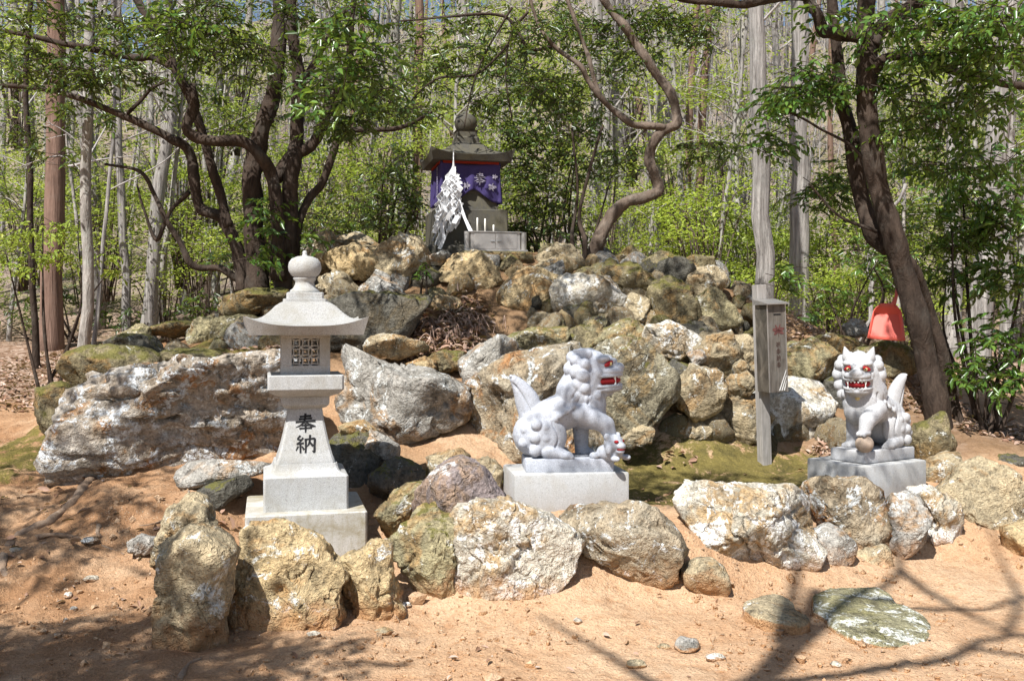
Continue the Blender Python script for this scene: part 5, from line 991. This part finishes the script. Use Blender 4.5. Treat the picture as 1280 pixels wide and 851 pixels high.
while n < 200:
    y = 17+38*g.random()**.9; x = g.uniform(-.62, .62)*y
    if any(abs(x-P(px, 0, Y)[0]) < .35 and abs(y-Y) < 1 for px, Y, *_ in SPEC): continue
    k = int(g.integers(8)); bare_tree(x, y, g.uniform(.75, 1.25), .45+.75*g.random()**2, k, g.uniform(0, 6.28), 'bare grey tree standing on the wooded slope behind', 'bare trees on the wooded slope'); n += 1
# spring shrubs
def leafball(seed, n, L, W, rx, rz, mat, layers=True):
    g = np.random.default_rng(seed); c = norm(g.normal(size=(16, 3)))*g.random((16, 1))**.4*np.array([rx, rx, rz]); i = g.integers(0, 16, n); p = c[i]+g.normal(size=(n, 3))*np.array([.26, .26, .07])*rx
    a = g.normal(size=(n, 3))*np.array([1, 1, .35]); nr = np.array([0, 0, 1.])+g.normal(size=(n, 3))*.45; s = g.uniform(.6, 1.2, n)
    o = leaf_mesh('foliage', p, a, nr, L*s, W*s, np.clip(g.beta(2, 2, n), 0, 1), mat); mb = MB()
    for k in range(16): m = c[k]*.5+np.array([0, 0, -rz*.5])+g.normal(size=3)*.08; pp = catmull([(g.normal()*.05, g.normal()*.05, -rz-1.3), m, c[k]], 5); mb.tube(pp, np.linspace(.02, .005, len(pp)), 4)
    st = mb.build('stems', M['bark_brown'], None, True); d = (o.data, st.data); bpy.data.objects.remove(o); bpy.data.objects.remove(st); return d
SP = [leafball(500+k, 1500, .07, .036, 1.0, .75, M['spring']) for k in range(4)]+[leafball(510+k, 1500, .075, .034, 1.0, .8, M['olive']) for k in range(3)]
def sshrub(x, y, zc, s, k, label, group):
    root = empty('spring_shrub', (x, y, zc-1.9*s), g.uniform(0, 6.28)); root.scale = (s,)*3; tag(root, label, 'shrub', group)
    o = bpy.data.objects.new('foliage', SP[k][0]); COL.objects.link(o); o.parent = root; o.location = (0, 0, 1.9); b = bpy.data.objects.new('stems', SP[k][1]); COL.objects.link(b); b['kind'] = 'stuff'; b.parent = root; b.location = (0, 0, 1.9)
LBY = 'yellow green young leaved shrub in the sunny undergrowth'; GRY = 'yellow green shrubs in the undergrowth'
for px, py, Y, s in [(880,255,16,.9),(925,290,17,.8),(855,305,18,.8),(975,300,17.5,.8),(1040,310,16,.8),(1085,250,17,.8),(930,350,16,.7),(1015,362,15,.7),(1065,350,14.5,.6),(705,100,19,.7),(690,205,18,.8),(480,175,19,.8),(455,205,18.5,.7),(225,215,16.5,.8),(262,140,19,.9),(392,215,17,.7),(250,300,16,.7),(205,340,16,.6),(135,235,17,.8),(295,65,21,.9),(560,190,21,.8),(615,195,21,.7),(640,255,17,.6),(1135,215,17,.8),(1265,500,12.5,.5),(1240,170,19,.9),(1165,90,21,.9),(790,110,22,.9),(840,200,20,.8),(760,260,16,.6),(30,230,18,.8),(330,240,18,.8),(430,270,15,.5),(1225,330,15,.7),(1120,310,15,.6),(1155,380,14,.6),(960,380,14,.5),(360,370,13,.4),(20,60,24,1.)]:
    q = P(px, py, Y); sshrub(q[0], Y, q[2], s*1.2, int(g.integers(4)), LBY, GRY)
for k in range(95):
    y = 15.5+28*g.random()**1.2; x = g.uniform(-.6, .6)*y if k < 100 else g.uniform(-.56, -.1)*y; s = g.uniform(.5, 1.15); kk = int(g.integers(7)); sshrub(x, y, Hs(x, y)+1.3*s+.3*g.random(), s, kk, LBY if kk < 4 else 'olive green thin leaved shrub on the wooded slope', GRY if kk < 4 else 'olive shrubs on the wooded slope')

# young trees with layered pads of fresh leaves
def young(seed, mat, npad=15, per=120, L=.075, W=.04, hh=6.5):
    g2 = np.random.default_rng(seed); t = np.linspace(0, 1, 9); tr = np.stack([.5*t**2*g2.normal()+.12*np.sin(t*6+seed), .5*t**2*g2.normal()+.12*np.cos(t*5), -.3+hh*t], 1); mb = MB(); mb.tube(tr, .05*(1.15-t), 6, True, .05, seed); P_, A_, N_ = [], [], []
    for k in range(npad):
        i = g2.uniform(.22, 1); b = np.array([np.interp(i, t, tr[:, j]) for j in range(3)]); a = g2.uniform(0, 6.28); r_ = g2.uniform(.4, 1.7)*(1.1-.4*i); e = b+np.array([math.cos(a)*r_, math.sin(a)*r_, g2.uniform(.1, .5)])
        m = (b+e)/2+np.array([0, 0, .15]); pp = catmull([b, m, e], 4); mb.tube(pp, np.linspace(.016, .004, len(pp)), 4, False)
        q = e*.8+b*.2+g2.normal(size=(per, 3))*np.array([.42, .42, .055]); P_.append(q); A_.append(g2.normal(size=(per, 3))*np.array([1, 1, .3])); N_.append(np.array([0, 0, 1.])+g2.normal(size=(per, 3))*.4)
    P_, A_, N_ = map(np.vstack, (P_, A_, N_)); n = len(P_); s = g2.uniform(.6, 1.2, n); o = leaf_mesh('foliage', P_, A_, N_, L*s, W*s, np.clip(g2.beta(2, 2, n), 0, 1), mat); st = mb.build('trunk', M['bark_grey'], None, True)
    d = (o.data, st.data); bpy.data.objects.remove(o); bpy.data.objects.remove(st); return d
YT = [young(900+k, M['spring']) for k in range(4)]+[young(910+k, M['olive']) for k in range(2)]+[young(920+k, M['evergreen'], 22, 130, .085, .034) for k in range(3)]
def ytree(x, y, s, k):
    r_ = empty('young_tree', (x, y, Hs(x, y)), g.uniform(0, 6.28)); r_.scale = (s,)*3
    tag(r_, 'young tree with layered yellow green leaves on the wooded slope' if k < 6 else 'dark leaved evergreen tree standing among the bare trunks', 'tree', 'young leafy trees on the slope' if k < 6 else 'evergreen trees on the slope')
    for nm, me in zip(('foliage', 'trunk'), YT[k]): o = bpy.data.objects.new(nm, me); COL.objects.link(o); o.parent = r_
for k in range(50):
    y = 15+24*g.random(); ytree(g.uniform(-.58, .58)*y, y, g.uniform(.7, 1.25), int(g.integers(6)))
for px, y in ((20, 16), (110, 19), (270, 18), (420, 17), (690, 16), (1090, 17), (1130, 14), (1230, 15)): ytree(P(px, 0, y)[0], y, g.uniform(.7, 1.1), 6+int(g.integers(3)))
# thickets of thin bare saplings
TH = []
for s_ in range(4):
    g2 = np.random.default_rng(800+s_); mb = MB()
    for k in range(22):
        x, y = g2.normal(size=2)*.8; h_ = g2.uniform(1.5, 4.5); d_ = np.array([g2.normal()*.12, g2.normal()*.12, 1]); p_ = [np.array((x, y, -.2))+d_*h_*t+g2.normal(size=3)*.05*t for t in np.linspace(0, 1, 6)]; mb.tube(p_, np.linspace(g2.uniform(.008, .02), .003, 6), 4, False)
        for u in range(9):
            b_ = p_[1+int(g2.integers(4))]; e_ = norm(g2.normal(size=3)+np.array([0, 0, .7]))*g2.uniform(.2, .7); mb.tube([b_, b_+e_*.5+g2.normal(size=3)*.03, b_+e_], [.005, .004, .002], 3, False)
    o = mb.build('stems', M['twig'], None, True); TH.append(o.data); bpy.data.objects.remove(o)
for k in range(55):
    y = 19+28*g.random(); x = g.uniform(-.6, .6)*y; o = bpy.data.objects.new('thicket', TH[k % 4]); COL.objects.link(o); o.location = (x, y, Hs(x, y)); o.rotation_euler = (0, 0, g.uniform(0, 6.28)); s_ = g.uniform(.8, 1.6); o.scale = (s_,)*3
    tag(o, 'thicket of thin bare grey saplings on the wooded slope', 'thicket', 'bare sapling thickets on the slope')

# ------------------------------------------------------------------ trees of the clearing behind the viewer: they shade the foreground
g = np.random.default_rng(600)
Tb = tag(empty('evergreen_tree', (-4.6, .4, Hs(-4.6, .4))), 'leafy evergreen tree shading the left of the clearing', 'tree')
def wstem(pts, r0, r1, name, mat, parent, n=9):
    p = catmull(np.array(pts, float), 6); v, f = tube(p, np.linspace(r0, r1, len(p)), n, True, .08, len(pts)); return mesh_obj(name, v-np.array(parent.location), f, M[mat], parent)
wstem([(-4.6, .4, -.2), (-4.5, .6, 1.6), (-4.2, .9, 3.0), (-3.9, 1.3, 4.2), (-3.8, 1.4, 5.5)], .16, .05, 'trunk', 'bark_dark', Tb)
for e in ((-2.9, 1.8, 4.5), (-3.1, 2.4, 4.6), (-4.4, 2.2, 4.6), (-3.2, .9, 4.7)): wstem([(-4.1, 1.0, 3.3), ((-4.1+e[0])/2, (1+e[1])/2, 4.1), e], .06, .015, 'limb', 'bark_dark', Tb, 7)
rel(sprays('crown', world_pts([(-3.7, 1.5, 4.4, 1.15, .7, .45, 420), (-2.6, 1.5, 4.4, .5, .5, .3, 26), (-4.6, 3.1, 4.6, 1.0, .7, .4, 170)], g), g, M['evergreen'], Tb, 9, .28, .09, .036, .3, M['bark_dark']), Tb)
for o in Tb.children:
    if o.name.startswith('twigs'): rel(o, Tb)
Tc = tag(empty('bare_tree', (-1.2, .2, Hs(-1.2, .2))), 'tall bare forked tree on the near side of the clearing', 'tree')
wstem([(-1.2, .2, -.2), (-1.15, .25, 3), (-1.2, .22, 5), (-1.1, .28, 6.5), (-1.2, .2, 8)], .11, .06, 'trunk', 'bark_grey', Tc)
for pts, r_ in (([(-1.15, .25, 6), (-.6, .9, 6.6), (-.2, 1.3, 7), (-.1, 1.9, 7.3)], .05), ([(-1.1, .28, 5.8), (-.5, .1, 6.6), (-.1, .2, 7), (.3, -.1, 7.2)], .05), ([(-.2, 1.3, 7), (-.15, .6, 7.1), (-.1, -.1, 7.2)], .035), ([(-.5, .9, 6.7), (0, .7, 7), (.5, .9, 7.1), (.9, .7, 7.2)], .03), ([(-1.2, .22, 6.8), (-1.0, .9, 7.6), (-.7, 1.3, 8.3)], .04), ([(-.1, .2, 7), (.2, .7, 7.4), (.4, 1.5, 7.8)], .03), ([(-.3, .15, 6.8), (.1, -.4, 7.2), (.8, -.5, 7.6)], .025), ([(-1.15, .25, 5.2), (-1.7, .6, 5.9), (-2.2, .8, 6.4)], .035)):
    wstem(pts, r_, .012, 'limb', 'bark_grey', Tc, 7)

# ------------------------------------------------------------------ ground litter, dry twigs, roots
def litter(name, label, regs, seed, L=.075, lift=.012):
    g = np.random.default_rng(seed); pts = []
    for (cx, cy, rx, ry, n) in regs: q = norm(g.normal(size=(n, 2)))*g.random((n, 1))**.5*np.array([rx, ry])+np.array([cx, cy]); pts.append(q)
    p = np.vstack(pts); z = Hf(p[:, 0], p[:, 1])+lift*g.random(len(p))+.006; n = len(p)
    o = leaf_mesh(name, np.column_stack([p, z]), g.normal(size=(n, 3))*np.array([1, 1, .25]), np.array([0, 0, 1.])+g.normal(size=(n, 3))*.4, L*g.uniform(.6, 1.3, n), L*.42*g.uniform(.7, 1.3, n), np.clip(g.beta(2, 1.8, n), 0, 1), M['dry']); return tag(o, label, 'leaf litter', None, 'stuff')
litter('leaf_litter', 'carpet of dry brown leaves on the slope behind the huge boulder', [(-5.2, 12.5, 2.2, 2.2, 4200), (-4.2, 15, 2, 1.5, 1200), (-3.2, 11.6, .8, .8, 500)], 701)
litter('leaf_litter', 'dry reddish leaves gathered in the pocket of the wall', [(-.75, 8.8, .45, .38, 1100), (-.5, 9.1, .3, .3, 350), (-.45, 8.55, .3, .15, 200)], 702, .085, .09)
litter('leaf_litter', 'dry leaves and scraps along the foot of the wall and tree', [(2.95, 7.9, .55, .25, 420), (4.2, 8.6, .8, .7, 520), (3.2, 8.6, .6, .3, 220), (-2.1, 8.75, .5, .25, 160), (1.1, 7.7, .6, .15, 30), (3.3, 9.4, .8, .4, 200), (2.7, 9.6, .5, .4, 150), (-1.9, 5.9, .35, .3, 60), (-3.2, 6.2, .8, .6, 60), (.6, 10, 1.6, .3, 160)], 703, .07)
litter('leaf_litter', 'stray dry leaves scattered thinly over the bare soil', [(0, 5, 3.2, .9, 70), (-2.4, 5.6, .9, .7, 40), (1.4, 7.1, 1.2, .6, 16)], 704, .045)
mb = MB(); g = np.random.default_rng(705)
for k in range(95):
    c = np.array((-.48+g.normal()*.14, 8.86+g.normal()*.12)); z = Hs(*c)+.03; a = g.uniform(0, 6.28); L = g.uniform(.08, .2); up_ = g.uniform(.02, .14)
    pp = catmull([(c[0], c[1], z), (c[0]+math.cos(a)*L*.5, c[1]+math.sin(a)*L*.3, z+up_), (c[0]+math.cos(a)*L, c[1]+math.sin(a)*L*.6, z+up_*.3-.02)], 4); mb.tube(pp, .0035, 4)
tag(mb.build('dry_fern', M['straw'], None, True), 'tangle of withered fern stalks hanging in the wall pocket', 'dry fern', None, 'stuff')
def hit(px, py):
    for Y in np.arange(3.5, 14, .04):
        p = P(px, py, Y)
        if p[2] < Hs(p[0], p[1]): return p
    return P(px, py, 6)
for pl, rr, lab in (([(120, 596), (108, 607), (96, 624), (80, 640), (62, 652), (45, 660), (28, 668), (14, 680), (5, 695), (4, 715), (12, 730)], (.035, .02), 'thick gnarled root creeping down the bank from the huge boulder'), ([(45, 672), (70, 669), (100, 674), (130, 684), (155, 694)], (.014, .006), 'thin pale root stretched across the red soil'), ([(124, 658), (122, 668), (130, 675), (142, 680)], (.016, .008), 'short hooked root loop on the red bank'), ([(148, 668), (165, 660), (190, 656), (210, 648)], (.008, .004), 'thin dark root under the pointed pale boulder'), ([(225, 849), (236, 832), (252, 824)], (.014, .008), 'short root stub in front of the tall end boulder')):
    p = np.array([hit(*q) for q in pl]); p = catmull(p, 5); p[:, 2] += .006; t = np.linspace(0, 1, len(p)); v, f = tube(p, (rr[0]*(1-t)+rr[1]*t)*(1+.15*np.sin(np.arange(len(p))*1.1)), 8, True, .12, 9)
    tag(mesh_obj('tree_root', v, f, M['root']), lab, 'root')

for o in bpy.data.objects:
    if o.parent and o.name.split('.')[0] in ('twigs', 'branches', 'crown', 'bright_crown', 'foliage', 'stems', 'lettering', 'teeth'): o['kind'] = 'stuff'
